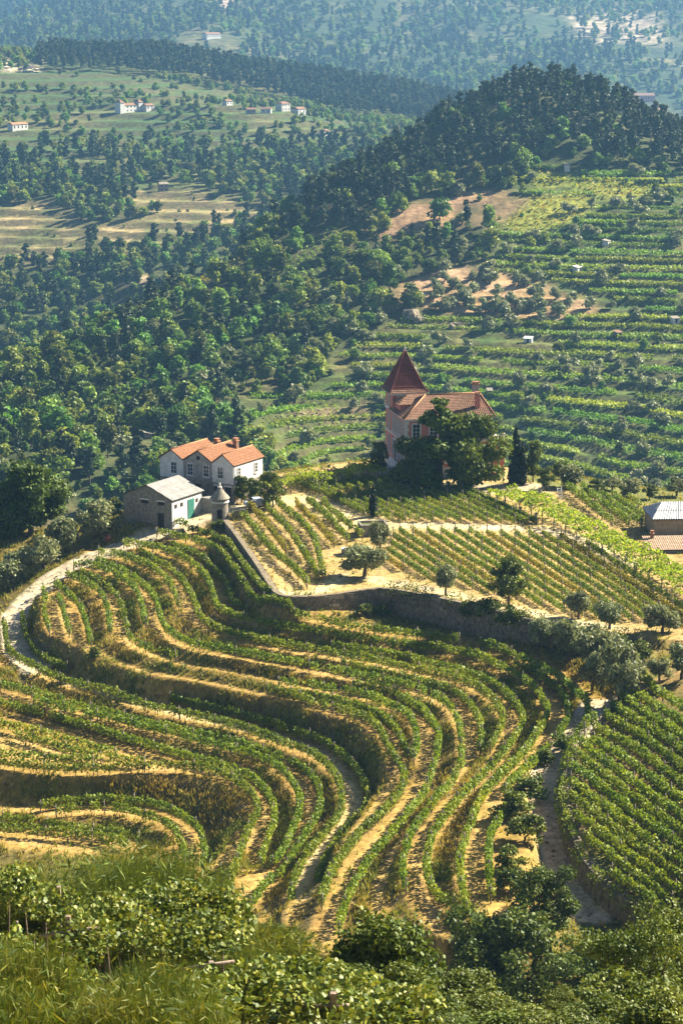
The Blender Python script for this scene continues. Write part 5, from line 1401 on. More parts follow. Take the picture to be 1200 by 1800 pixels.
ov_ = np.stack([ov_[..., 0] * np.cos(an)[:, None] - ov_[..., 1] * np.sin(an)[:, None], ov_[..., 0] * np.sin(an)[:, None] + ov_[..., 1] * np.cos(an)[:, None], ov_[..., 2]], -1) + np.stack([sx, sy, hz(sx, sy) + .03], 1)[:, None]
rb = link('rubble', mesh_np('rubble', ov_.reshape(-1, 3), (of[None] + 6 * np.arange(len(ii))[:, None, None]).reshape(-1, 3), 3, [M['stone_wall']])); tag(rb, 'loose schist stones on the banks and wall feet', kind='stuff'); print('stones', len(ii))

# bright weeds and scrub in the wall's foot and dark scrub beside the lane
BU = [make_tree('bush', 120 + i) for i in range(3)]
for i, (px, py, hp, lab) in enumerate([(903, 1440, 60, 'dark shrub on the lane bank, upper of the row'), (922, 1480, 62, 'dark shrub on the lane bank, middle of the row'), (932, 1408, 52, 'dark shrub hanging over the pale sunken lane'), (893, 1528, 50, 'dark shrub between the lowest right row and the lane'), (900, 1570, 54, 'dark shrub at the lower end of the lowest right row'), (990, 1322, 34, 'low shrub at the head of the sunken lane'), (958, 1345, 34, 'low dark shrub where the lane begins'),
                                (640, 1082, 26, 'bright weeds below the wall foot, near the corner'), (672, 1084, 26, 'bright weeds below the wall foot, beside the earth hump'), (820, 1098, 34, 'creeper bush at the shaded wall foot'), (860, 1104, 44, 'dark creeper hanging on the shaded wall'), (900, 1112, 44, 'dark creeper bush at the end of the shaded wall'), (167, 1160, 26, 'bright green weeds on the nose above the road'), (1010, 1400, 26, 'small shrub on the stone wall of the lane'),
                                (385, 935, 24, 'shrub at the foot of the round turret'), (1125, 1160, 40, 'yellowing bush among the olives above the lane'), (1090, 1150, 44, 'yellow vine bush beside the olive thicket')]):
    q = ground_at(px, py); sz = hp / (FPX / q[1]) / 2.4
    r_, c_ = place_tree(BU[i % 3], 'bush', q - np.array([0, 0, .1]), sz * 1.25, i * 1.1, lab, sz=sz)

# ------------------------------------------------------------------ woods on the facing hillsides
CLEAR = [(226, 192, 1815, 26), (258, 192, 1822, 12), (32, 230, 1740, 22), (497, 200, 1835, 16), (525, 204, 1832, 14), (468, 216, 1800, 14), (441, 221, 1790, 12), (400, 200, 1830, 12), (570, 236, 1740, 14), (287, 340, 1500, 16),
         (372, 64, 3260, 45), (318, 78, 3180, 30), (1170, 226, 2680, 60), (1130, 180, 2930, 40), (1150, 196, 2830, 40), (1090, 178, 2960, 40), (928, 588, 850, 7), (860, 677, 800, 6), (1185, 575, 860, 7), (1085, 585, 850, 6), (1014, 478, 915, 8), (1065, 437, 940, 9), (995, 316, 1030, 12), (260, 782, 735, 4), (345, 508, 950, 8), (722, 555, 880, 7), (800, 575, 870, 6)]
CLW = [(PD(a, b_, D), r) for a, b_, D, r in CLEAR]
def cleared(x, y):
    k = np.zeros(len(x), bool)
    for q, r in CLW: k |= (np.abs(x - q[0]) < r) & (y < q[1] + r * .8) & (y > q[1] - r * 3.0)
    return k
BROAD = [make_tree('broad', 200 + i) for i in range(8)]
PINE = [make_tree('pine', 220 + i) for i in range(4)]
HOL = [make_tree('olive', 240 + i, n=420, leaf=.55) for i in range(3)]
def jgrid(x0, x1, y0, y1, s, seed):
    rng = np.random.default_rng(seed)
    a, b_ = np.meshgrid(np.arange(x0, x1, s), np.arange(y0, y1, s)); n = a.size
    return a.ravel() + (rng.random(n) - .5) * s * 1.1, b_.ravel() + (rng.random(n) - .5) * s * 1.1, rng
def inz(px, poly): return in_poly(px, poly)
Z_RIDGE = [(520, 400), (560, 300), (650, 235), (760, 170), (860, 130), (1000, 130), (1220, 210), (1220, 320), (1150, 290), (1010, 290), (930, 285), (900, 300), (800, 315), (690, 370), (600, 420)]
Z_OLIVES = [(700, 530), (800, 470), (900, 480), (1010, 500), (1090, 550), (960, 562), (760, 548)]
x, y, rng = jgrid(-330, 330, 600, 1230, 5.6, 5)
z = wz(x, y); px = project(np.stack([x, y, z], 1))
ok = (px[:, 0] > -140) & (px[:, 0] < 1340) & (px[:, 1] < 905)
x, y, z, px = x[ok], y[ok], z[ok], px[ok]
bare = np.zeros(len(x), bool)
for pl, d0, d1, c in BARE: bare |= inz(px, pl) & (y > d0) & (y < d1)
for pl, d0, d1 in PLOTS: bare |= inz(px, pl) & (y > d0) & (y < d1)
it = inz(px, Z_TERR) & (y < 1150); ir = inz(px, Z_RIDGE) & (y > 950)
cl = fbm(x / 45, y / 45, 61, 3)
VY = [[(490, 510), (530, 440), (580, 400), (610, 410), (590, 450), (545, 500)], [(320, 505), (340, 470), (420, 455), (450, 470), (400, 490)], [(470, 690), (560, 700), (640, 730), (560, 760), (460, 750)]]
vy = np.zeros(len(x), bool)
for pl in VY: vy |= inz(px, pl) & (y < 1150)
prob = np.where(ir, .95, np.where(it, .13 + .35 * (cl > .1), np.where(cl > -.25, .96, .55)))
prob = np.where(bare & ~ir, .16, prob); prob = np.where(vy, .05, prob)
io = inz(px, Z_OLIVES) & (y < 1050); prob = np.where(io, .55, prob)
keep = (rng.random(len(x)) < prob) & ~cleared(x, y)
x, y, z, px, it, ir, io = [a[keep] for a in (x, y, z, px, it, ir, io)]
kind = np.where((ir & (rng.random(len(x)) < .62)) | (~it & (rng.random(len(x)) < .07)), 1, 0)                # 1 = pine
kind = np.where(io | (it & (rng.random(len(x)) < .55) & ~ir) | (~ir & ~it & (rng.random(len(x)) < .12)), 2, kind)  # 2 = olive
sc = np.where(kind == 1, .66 + .45 * rng.random(len(x)), np.where(kind == 2, .9 + .55 * rng.random(len(x)), .42 + 1.05 * rng.random(len(x)) ** 2.0))
sc = np.where(it & (kind == 0), sc * .62, sc)
# sight line to each tree's top must clear the spur and the hill itself
def seen(x, y, z, h, near=190.0):
    t = np.linspace(.12, .985, 60); n = len(x); blocked = np.zeros(n, bool)
    for tt_ in t:
        X, Y, Zz = x * tt_, y * tt_, CAM_Z + (z + h - CAM_Z) * tt_
        m = Y > near
        g = np.where(Y > GY1, wz(X, np.maximum(Y, 430)), hz(X, np.minimum(Y, GY1)))
        blocked |= m & (g > Zz)
    return ~blocked
hgt = np.where(kind == 1, 14, np.where(kind == 2, 4.6, 8)) * sc
sv = seen(x, y, z, hgt)
print('hill trees', len(x), 'seen', sv.sum(), [(sv & (kind == k)).sum() for k in range(3)])
pick = np.zeros(len(x), bool)
for k, lim in ((0, 300), (1, 230), (2, 290)):
    cand = np.nonzero(sv & (kind == k) & (px[:, 0] > 0) & (px[:, 0] < 1200))[0]
    app = (hgt / y)[cand]
    pick[cand[np.argsort(-app)[:lim]]] = True
LABT = {0: ('green broadleaf woodland tree', 'dark broadleaf hill tree', 'small broadleaf terrace tree')}
src = {}
def where(a, b_):
    if a < 130: w = 'along the left edge'
    elif a < 290: w = 'left of the farmhouse roofs'
    elif a < 470: w = 'straight above the farmhouse roofs'
    elif a < 640: w = 'between farmhouse and spire'
    elif a < 760: w = 'in line with the red spire'
    elif a < 930: w = 'above the mansion roof'
    elif a < 1080: w = 'above the pergola'
    else: w = 'towards the right edge'
    v = 'at the top of the slope' if b_ < 330 else ('high on the slope' if b_ < 470 else ('halfway down the slope' if b_ < 620 else ('low on the slope' if b_ < 740 else 'in the valley bottom')))
    return v + ' ' + w
for i in np.nonzero(pick)[0]:
    k = kind[i]
    if k == 0:
        j = 2 if it[i] else (0 if px[i, 1] > 560 else 1)
        lab = LABT[0][j] + ', ' + where(*px[i]); grp = ('broadleaf trees of the lower valley wood', 'broadleaf trees of the upper hill wood', 'broadleaf trees among the far terraces')[j]
        pro, kd = BROAD[i % 8], 'broad'
    elif k == 1:
        lab, grp, pro, kd = 'tall dark pine, ' + where(*px[i]), 'pines on the round hill top', PINE[i % 4], 'pine'
    else:
        lab = ('grey olive in bare grove, ' if io[i] else 'grey-green small tree, ') + where(*px[i])
        grp = 'olives of the bare grove' if io[i] else 'olives among the far terraces'; pro, kd = HOL[i % 3], 'olive'
    grp = grp + ' ' + where(*px[i])
    r_, c_ = place_tree(pro, kd, (x[i], y[i], z[i] - .3), sc[i] * (.9 + .3 * rng.random()), rng.random() * 6.28, lab, grp, sz=sc[i])
    src.setdefault(kd, []).append(c_)

def instancer(name, sources, x, y, z, scale, idx, label, rng):
    """trees past counting: crowns of the trees above repeated at the points of one mesh"""
    me = bpy.data.meshes.new(name); n = len(x); me.vertices.add(n)
    me.vertices.foreach_set('co', np.stack([x, y, z], 1).astype(np.float32).ravel())
    for nm, ty, v in (('sc', 'FLOAT', scale), ('rz', 'FLOAT', rng.random(n) * 6.283), ('ki', 'INT', idx)):
        a = me.attributes.new(nm, ty, 'POINT'); a.data.foreach_set('value', np.asarray(v, np.int32 if ty == 'INT' else np.float32))
    o = link(name, me); tag(o, label, kind='stuff')
    ng = bpy.data.node_groups.new(name, 'GeometryNodeTree')
    ng.interface.new_socket('Geometry', in_out='INPUT', socket_type='NodeSocketGeometry'); ng.interface.new_socket('Geometry', in_out='OUTPUT', socket_type='NodeSocketGeometry')
    N = ng.nodes; Lk = ng.links; gi = N.new('NodeGroupInput'); go = N.new('NodeGroupOutput')
    m2p = N.new('GeometryNodeMeshToPoints'); Lk.new(gi.outputs[0], m2p.inputs[0])
    iop = N.new('GeometryNodeInstanceOnPoints'); Lk.new(m2p.outputs[0], iop.inputs['Points'])
    g2i = N.new('GeometryNodeJoinGeometry')
    for s in reversed(sources):
        oi = N.new('GeometryNodeObjectInfo'); oi.inputs['Object'].default_value = s; oi.inputs['As Instance'].default_value = True
        Lk.new(oi.outputs['Geometry'], g2i.inputs[0])
    Lk.new(g2i.outputs[0], iop.inputs['Instance']); iop.inputs['Pick Instance'].default_value = True
    def attr(nm, ty):
        a = N.new('GeometryNodeInputNamedAttribute'); a.data_type = ty; a.inputs[0].default_value = nm; return a.outputs[0]
    Lk.new(attr('ki', 'INT'), iop.inputs['Instance Index'])
    cx = N.new('ShaderNodeCombineXYZ'); Lk.new(attr('rz', 'FLOAT'), cx.inputs[2]); Lk.new(cx.outputs[0], iop.inputs['Rotation'])
    Lk.new(attr('sc', 'FLOAT'), iop.inputs['Scale'])
    Lk.new(iop.outputs[0], go.inputs[0])
    md = o.modifiers.new('scatter', 'NODES'); md.node_group = ng
    return o
rest = ~pick & sv
SRC = [[c for c in src['broad'] if c.data == BROAD[i][0]][0] for i in (0, 2, 4, 6)] + [src['pine'][i] for i in (0, 1, 2)] + [src['olive'][0]]
def kidx(k, n, rng): return np.where(k == 0, rng.integers(0, 4, n), np.where(k == 1, 4 + rng.integers(0, 3, n), 7))
n = rest.sum()
instancer('hillside_woodland', SRC, x[rest], y[rest], z[rest] - .3, sc[rest], kidx(kind[rest], n, rng), 'woodland covering the facing hillside between the terraces', rng)

# hill across the side valley, with its belt of pines
x, y, rng = jgrid(-620, 420, 1160, 2260, 8.2, 6)
z = wz(x, y); px = project(np.stack([x, y, z], 1)); ok = (px[:, 0] > -200) & (px[:, 0] < 1350)
x, y, z, px = x[ok], y[ok], z[ok], px[ok]
Z_BELT = [(55, 128), (70, 100), (140, 92), (330, 82), (480, 95), (620, 130), (840, 185), (840, 235), (700, 212), (600, 200), (470, 170), (330, 141), (200, 128)]
Z_GREEN = [(-60, 125), (130, 120), (330, 150), (420, 165), (410, 180), (220, 160), (-60, 150)]
Z_WOODL = [(-60, 280), (60, 285), (130, 300), (130, 335), (40, 350), (-60, 350)]
Z_WOODM = [(360, 270), (470, 260), (560, 280), (560, 340), (470, 365), (380, 350), (350, 310)]
belt = inz(px, Z_BELT) & (y > 1950); green = inz(px, Z_GREEN); dry = inz(px, Z_DRY) | inz(px, Z_DRY2); left = inz(px, Z_LEFT)
cl = fbm(x / 90, y / 60, 71, 3)
rowy = np.abs(((z / 5.0) % 1) - .75) < .25
prob = np.where(belt, .97, np.where(dry, .05 + .12 * rowy, np.where(green, .05, np.where(left, np.where(rowy, .75, .25) + .3 * (cl > .05), .85))))
prob = np.where(inz(px, Z_WOODL) | inz(px, Z_WOODM), .92, prob)
keep = (rng.random(len(x)) < prob) & ~cleared(x, y)
x, y, z, px, belt = [a[keep] for a in (x, y, z, px, belt)]
dryk = inz(px, Z_DRY) | inz(px, Z_DRY2); lowwood = (px[:, 1] > 255) & ~belt & ~dryk
kind = np.where(belt | (lowwood & (rng.random(len(x)) < .25)), 1, 0)
sc = np.where(kind == 1, .85 + .5 * rng.random(len(x)), .55 + .55 * rng.random(len(x)) + .35 * lowwood)
sc = np.where(dryk, sc * .5, sc)
sv = seen(x, y, z, 10 * sc, near=430)
print('left hill', len(x), sv.sum())
instancer('side_valley_woodland', SRC, x[sv], y[sv], z[sv] - .5, sc[sv], kidx(kind[sv], sv.sum(), rng), 'woods, orchards and a dark pine belt on the hill across the side valley', rng)
# far mountain
x, y, rng = jgrid(-1100, 1100, 2600, 5200, 13, 8)
ok = (np.abs(x) < y * .19)
x, y = x[ok], y[ok]; z = wz(x, y); px = project(np.stack([x, y, z], 1)); ok = (px[:, 1] > -60)
x, y, z = x[ok], y[ok], z[ok]
cl = fbm(x / 160, y / 160, 81, 4)
keep = (rng.random(len(x)) < np.clip(.68 + cl * 2.4, .08, .97)) & ~cleared(x, y)
x, y, z = x[keep], y[keep], z[keep]
sv = seen(x, y, z, 9, near=430)
kind = (rng.random(len(x)) < .25).astype(int)
print('far', len(x), sv.sum())
instancer('mountain_woodland', SRC, x[sv], y[sv], z[sv] - .5, (1.0 + .8 * rng.random(len(x)))[sv], kidx(kind[sv], sv.sum(), rng), 'hazy woodland covering the far mountain', rng)

# ------------------------------------------------------------------ vine plots on the far terraces
PLOT_LAB = ['upper', 'middle', 'lower']
plots = 0; rngp = np.random.default_rng(99)
tm = zone(Z_TERR, 620, 1120)
for pl, d0, d1 in PLOTS: tm &= ~zone(pl, d0, d1)
for pl, d0, d1, c in BARE: tm &= ~zone(pl, d0, d1)
tm &= ~zone(Z_OLIVES, 600, 1100)
iy0, iy1 = np.searchsorted(vrad, 610), np.searchsorted(vrad, 1130)
sub = RZ0[iy0:iy1]; subm = tm[iy0:iy1]
for k in range(-44, 14):
    runs = []; cur = []
    lines = []
    for dzz in (.1, .45, .8, 1.15):
        lev = k * STEP + dzz
        cr = (sub[:-1] < lev) & (sub[1:] >= lev) & subm[:-1]
        has = cr.any(0); i = cr.argmax(0)
        a, b_ = sub[i, np.arange(NU)], sub[i + 1, np.arange(NU)]
        f = np.clip((lev - a) / np.maximum(b_ - a, 1e-6), 0, 1)
        D = vrad[iy0 + i] + f * (vrad[iy0 + i + 1] - vrad[iy0 + i])
        lines.append((has, D))
    j = 0
    while j < NU:
        ln_ = int(rngp.integers(9, 40)); skip = rngp.random() < .05
        js = np.arange(j, min(NU, j + ln_)); j += ln_ + int(rngp.integers(0, 3))
        if skip: continue
        pts = []; tn = []
        tone = rngp.random()
        for has, D in lines:
            if rngp.random() < .12: continue
            jj = js[has[js]]
            if len(jj) < 6: continue
            dj = D[jj]
            if np.abs(np.diff(dj)).max() > 12: 
                cut_ = np.argmax(np.abs(np.diff(dj)) > 12); jj = jj[:cut_ + 1]; dj = dj[:cut_ + 1]
                if len(jj) < 6: continue
            X = uang[jj] * (dj + 130)
            Lr = np.hypot(np.diff(X), np.diff(dj)).sum(); nn = int(Lr * 6)
            s = np.sort(rngp.random(nn)) * (len(jj) - 1)
            xx = np.interp(s, np.arange(len(jj)), X); yy = np.interp(s, np.arange(len(jj)), dj) + rngp.normal(size=nn) * .28
            pts.append(np.stack([xx, yy, wz(xx, yy) + .2 + 1.2 * rngp.random(nn)], 1)); tn.append(np.clip(.25 + .5 * tone + .35 * rngp.random(nn) - .1, 0, 1))
        if not pts: continue
        pts = np.vstack(pts); pc = project(pts)
        if pc[:, 0].max() < 5 or pc[:, 0].min() > 1195 or pc[:, 1].min() > 870: continue
        o0 = pts[0].copy(); o0[2] -= .5
        pp = pc.mean(0)
        near_ = 'just above the mansion roof' if (650 < pp[0] < 900 and 560 < pp[1] < 720) else ('behind the grey barn and pergola' if pp[1] > 700 and pp[0] > 900 else ('below the bare olive grove' if pp[1] > 560 else ('beside the yellow vineyard' if pp[1] < 440 else 'around the bare olive grove')))
        if pp[0] < 650: near_ = 'behind the farmhouse roofs'
        look = 'bright green' if tone > .66 else ('mid green' if tone > .33 else 'dark green')
        wv = where(*pp); lab = look + ' far vine strip ' + wv; near_ = wv
        r_ = empty('vine_strip', o0); link('foliage', leaf_mesh('foliage', pts - o0, .7 + .45 * rngp.random(len(pts)), M['hill_vine'], rng=rngp, tint=np.concatenate(tn), up_bias=.7), r_)
        tag(r_, lab, 'vine strip', look + ' far vine strips ' + near_); plots += 1
print('plots', plots)
# the two yellow vineyards and the green slanting plots, rows running downhill
for (pl, d0, d1), lab, ton in ((PLOTS[0], 'large yellow vineyard plot below the hilltop wood', .75), (PLOTS[1], 'long yellow vineyard plot right under the hilltop pines', .85), (PLOTS[2], 'small green-yellow vineyard plot at the wood edge', .6),
                               ((VY[0], 800, 1150), 'slanting dark green vineyard plot between two woods', .2), ((VY[1], 800, 1150), 'small pale green vineyard plot on the wooded ridge', .55), ((VY[2], 700, 900), 'green vineyard plot on the slope behind the farmhouse', .4)):
    x, y, rng = jgrid(-200, 200, 700, 1140, 1.0, len(lab))
    z = wz(x, y); px = project(np.stack([x, y, z], 1))
    a = (x * .8 + y * .25); ok = in_poly(px, pl) & (y > d0) & (y < d1) & ((a % 2.6) < 1.1)
    x, y, z = x[ok], y[ok], z[ok]
    if len(x) < 10: continue
    o0 = np.array([x[0], y[0], z[0]]); c = np.stack([x, y, z + .3 + .9 * rng.random(len(x))], 1) - o0
    r_ = empty('vineyard_plot', o0); link('foliage', leaf_mesh('foliage', c, .95, M['vine_gold' if ton > .5 else 'hill_vine'], rng=rng, tint=np.clip(ton + .3 * (rng.random(len(x)) - .5), 0, 1), up_bias=.8), r_)
    tag(r_, lab, 'vineyard', kind='thing')

# ------------------------------------------------------------------ far houses
def far_house(px, py, D, w, d, h, rz, label, floors=1, roof='tile_old', wall='white', towers=False, hip=False):
    q = PD(px, py, D); q[2] = wz(q[0], q[1])
    Hh = empty('far_house', q, R(rz)); tag(Hh, label, 'house')
    m = MB(); m.box(-w / 2, w / 2, -d / 2, d / 2, -3, h); m.build('wall', M[wall], Hh)
    rs = d * .24; r0, r1 = (-w / 2 + (d / 3 if hip else 0), 0, h + rs), (w / 2 - (d / 3 if hip else 0), 0, h + rs)
    m = MB(); e = [(-w / 2 - .4, -d / 2 - .4, h), (w / 2 + .4, -d / 2 - .4, h), (w / 2 + .4, d / 2 + .4, h), (-w / 2 - .4, d / 2 + .4, h)]
    m.add(e + [r0, r1], [(0, 1, 5, 4), (2, 3, 4, 5), (1, 2, 5), (3, 0, 4), (3, 2, 1, 0)]); m.build('roof', M[roof], Hh)
    nwin = max(2, int(w / 3.2))
    for f in range(floors):
        for i in range(nwin):
            m = MB(); u = -w / 2 + w * (i + .5) / nwin; z0 = h * (f + .35) / floors; m.box(u - .5, u + .5, -d / 2 - .05, -d / 2 + .0, z0, z0 + h / floors * .42); m.build('window', M['glass'], Hh)
    if towers:
        for sx in (-1, 1):
            m = MB(); m.box(sx * w / 2 - 2.2, sx * w / 2 + 2.2, -d / 2 - .6, d / 2 - 1, -2, h + 2.2); o = m.build('corner_tower', M[wall], Hh)
            m = MB(); m.add([(sx * w / 2 - 2.6, -d / 2 - 1, h + 2.2), (sx * w / 2 + 2.6, -d / 2 - 1, h + 2.2), (sx * w / 2 + 2.6, d / 2 - .6, h + 2.2), (sx * w / 2 - 2.6, d / 2 - .6, h + 2.2), (sx * w / 2, -.8, h + 4.6)], [(0, 1, 4), (1, 2, 4), (2, 3, 4), (3, 0, 4), (3, 2, 1, 0)]); m.build('tower_roof', M[roof], o)
    return Hh
far_house(226, 194, 1815, 19, 7, 5.5, 46, 'long white manor with two corner towers on the far green hill', 2, towers=True)
far_house(260, 194, 1822, 8, 6, 4, 46, 'low white wing beside the white manor')
far_house(32, 230, 1740, 15, 6, 4.5, 48, 'white farm with pale roof at the left edge of the far hill', roof='tile')
far_house(497, 203, 1835, 10, 7, 6, 50, 'stone house with pyramid roof on the far hill rim', 2, wall='plinth', hip=True)
far_house(525, 204, 1832, 9, 7, 4.5, 50, 'small white house next to the pyramid-roofed one')
far_house(468, 216, 1800, 8, 5, 3.5, -5, 'cluster house with red roof below the pyramid-roofed one', wall='plinth')
far_house(441, 221, 1790, 7, 5, 3.5, 12, 'grey roofed house at the left end of the hamlet', wall='grey_wall')
far_house(400, 200, 1830, 7, 5, 3.5, 50, 'tiny white house left of the hamlet')
far_house(570, 236, 1740, 6, 5, 4.0, 52, 'white house alone below the pine belt', wall='white')
far_house(287, 340, 1500, 6, 5, 5, 20, 'ruined grey stone house among the dry terraces', 2, wall='stone', roof='stone')
far_house(372, 64, 3260, 26, 10, 6, 44, 'long pale house low on the hazy mountain', 1)
far_house(318, 78, 3180, 14, 10, 6, 5, 'white house with red roof behind the pine belt')
far_house(1170, 226, 2680, 36, 14, 8, 48, 'long white warehouse in the distant valley at the right', 1, roof='sheet')
far_house(1130, 180, 2930, 26, 12, 7, 8, 'pinkish house on the distant slope at the right', wall='pink')
far_house(1150, 196, 2830, 22, 12, 7, 46, 'white house above the distant warehouse', 2)
far_house(1090, 178, 2960, 22, 10, 6, 0, 'red roofed house left of the pinkish house', roof='tile')
for i, (px, py, D, w, lab, rf) in enumerate([(928, 588, 850, 4.2, 'small white hut amid terraces above the mansion', 'sheet'), (860, 677, 800, 2.4, 'tiny white hut right of the mansion roof', 'sheet'), (1185, 575, 860, 4.0, 'dark-walled hut at the right edge terraces', 'sheet'), (1085, 585, 850, 3.5, 'stone hut between two olives on the terraces', 'tile_old'),
                                     (1014, 478, 915, 5.0, 'long low white hut above the olive grove', 'sheet'), (1065, 437, 940, 6, 'white shelter on the upper terraces', 'sheet'), (995, 316, 1030, 9, 'white walled shed at the edge of the yellow plot', 'sheet'), (260, 782, 735, 4.2, 'white ruin in the wood behind the farmhouse', 'sheet'), (345, 508, 950, 5, 'pale hut on the wooded ridge', 'sheet')]):
    q = PD(px, py, D); q[2] = wz(q[0], q[1]); Hh = empty('hut', q, R(-15 + 17 * i)); tag(Hh, lab, 'hut')
    m = MB(); w *= .72; m.box(-w / 2, w / 2, -1.2, 1.2, -1.5, 1.7); m.build('wall', M['plinth' if i % 4 != 3 else 'stone'], Hh)
    m = MB(); m.slab([(-w / 2 - .25, -1.5, 1.7), (w / 2 + .25, -1.5, 1.7), (w / 2 + .25, 1.4, 2.3), (-w / 2 - .25, 1.4, 2.3)], .1); m.build('roof', M['plinth' if rf == 'sheet' and i in (0, 4) else ('stone' if rf == 'sheet' else rf)], Hh)
    m = MB(); m.box(-.4, .4, -1.25, -1.2, .0, 1.5); m.build('door', M['dark_wood'], Hh)
# boulders on the facing hillside
def boulder(pt, s, label, seed):
    rg3 = np.random.default_rng(seed); vs = []; fs = []; nu, nv = 10, 7
    for i in range(nv + 1):
        for j in range(nu):
            th = math.pi * i / nv; ph = 2 * math.pi * j / nu; r = 1 + .28 * math.sin(3 * ph + seed) * math.sin(th) + .2 * rg3.normal() * math.sin(th)
            vs.append((s * r * math.sin(th) * math.cos(ph), s * .8 * r * math.sin(th) * math.sin(ph), s * .75 * r * math.cos(th)))
    for i in range(nv):
        for j in range(nu): fs.append((i * nu + j, (i + 1) * nu + j, (i + 1) * nu + (j + 1) % nu, i * nu + (j + 1) % nu))
    m = MB(); m.add(vs, fs); o = m.build('boulder', M['stone_wall'], None, pt); tag(o, label, 'rock')
for i, (px, py, D, s, lab) in enumerate([(722, 555, 880, 3.4, 'big grey boulder above the mansion spire'), (735, 562, 876, 2.2, 'smaller boulder beside the big grey one'), (800, 575, 870, 2.6, 'brown boulder at the foot of the olive grove'), (250, 520, 930, 3.0, 'boulder on the ridge of the left wood'), (262, 545, 915, 2.4, 'boulder lower on the ridge of the left wood')]):
    q = PD(px, py, D); q[2] = wz(q[0], q[1]) + s * .3; boulder(q, s, lab, i)
# ------------------------------------------------------------------ foreground growth on the near slope
NLAB = 0
def near_point(px, D):
    x = (px - 600) / FPX * (D * math.cos(PITCH) + 22 * math.sin(PITCH)); return np.array([x, D, float(relief(np.array([x]), np.array([float(D)]))[0])])
def near_vine(name, spots, label, posts, seed):
    """an unkempt vine on a post-and-rail trellis: spots = (px, py of mass centre, D, rx, ry, rz, leaves)"""
    rng = np.random.default_rng(seed); p0 = near_point(spots[0][0], spots[0][2]); root = empty(name, p0); tag(root, label, 'vine')
    P_ = []; 
    for px, py, D, rx, ry, rz, n in spots:
        c = PD(px, py, D); d = rng.normal(size=(n, 3)); d /= np.linalg.norm(d, axis=1, keepdims=True); r = rng.random(n) ** .45
        q = c + d * r[:, None] * np.array([rx, ry, rz]); q[:, 2] += fbm(q[:, 0] / .8, q[:, 1] / .8, seed) * .9
        P_.append(q)
    q = np.vstack(P_) - p0
    link('foliage', leaf_mesh('foliage', q, .085 + .075 * rng.random(len(q)), M['near_leaf'], rng=rng, up_bias=.75, shape=6), root)
    for (px, py0, py1, D, wd, ax) in posts:      # ax: 'v' post between two pixel heights, 'h' rail given by pixel ends
        m = MB()
        if ax == 'v':
            a = PD(px, py1, D) - p0; b_ = PD(px, py0, D) - p0; m.box(a[0] - wd / 2, a[0] + wd / 2, a[1] - wd / 2, a[1] + wd / 2, a[2] - 1.5, b_[2]); m.build('post', M['beam'], root)
        else:
            a = PD(px[0], py0, D) - p0; b_ = PD(px[1], py1, D) - p0; m.tube([a, (a + b_) / 2 + np.array([0, 0, .01]), b_], wd * .6, 4); m.build('rail', M['beam'], root)
    st = MB()
    for px, py, D, rx, ry, rz, n in spots:
        c = PD(px, py, D)
        for k in range(3):
            g = np.array([c[0] + rng.uniform(-rx, rx) * .7, c[1] + rng.uniform(-ry, ry) * .5, 0]); g[2] = relief(np.array([g[0]]), np.array([g[1]]))[0] - .2
            e = np.array([g[0] + rng.uniform(-.4, .4), g[1], c[2] + rz * .5]); st.tube([g - p0, (g + e) / 2 - p0 + rng.normal(size=3) * .1, e - p0], [.05, .035, .015], 5)
    so = st.build('vine_stems', M['bark'], root); so['kind'] = 'stuff'
    return root
near_vine('trellis_vine', [(290, 1600, 66, 2.2, 1.6, .75, 3600), (200, 1620, 64, 1.5, 1.4, .7, 2000), (390, 1610, 66, 1.1, 1.2, .8, 1500), (330, 1650, 62, 2.0, 1.4, .5, 2200), (150, 1650, 60, 1.0, 1.2, .6, 1000), (90, 1590, 66, 1.1, 1.2, .5, 900)],
          'sunlit yellow-green vine sprawling over a wooden trellis in the lower left', [(122, 1610, 1690, 60.0, .13, 'v'), ((72, 176), 1646, 1630, 59.8, .085, 'h'), (30, 1620, 1680, 65, .14, 'v'), (104, 1558, 1610, 68, .15, 'v'), ((62, 110), 1590, 1583, 68, .1, 'h')], 3)
near_vine('trellis_vine', [(520, 1715, 58, 1.4, 1.3, .45, 1800), (620, 1750, 56, 1.4, 1.3, .55, 1900), (450, 1740, 52, 1.0, 1.2, .6, 1400), (560, 1780, 50, 1.3, 1.2, .5, 1500), (700, 1770, 52, 1.2, 1.2, .45, 1300), (360, 1750, 50, .9, 1.0, .5, 900)],
          'broken vine with pale leaves hanging over the bottom edge', [(372, 1690, 1740, 56, .12, 'v'), ((320, 412), 1704, 1690, 55.8, .085, 'h'), ((520, 620), 1770, 1768, 50, .1, 'h'), (586, 1745, 1800, 50, .15, 'v')], 4)
near_vine('trellis_vine', [(110, 1730, 54, 1.0, 1.0, .5, 900), (220, 1760, 52, .9, 1.0, .45, 900), (40, 1770, 50, .7, .9, .45, 600)], 'straggling vine shoots in the weeds at the bottom left', [], 6)
near_vine('trellis_vine', [(30, 1560, 72, .9, 1.0, .6, 800), (20, 1680, 52, .6, .9, .6, 700)], 'leafy vine clump at the lower left edge', [], 5)

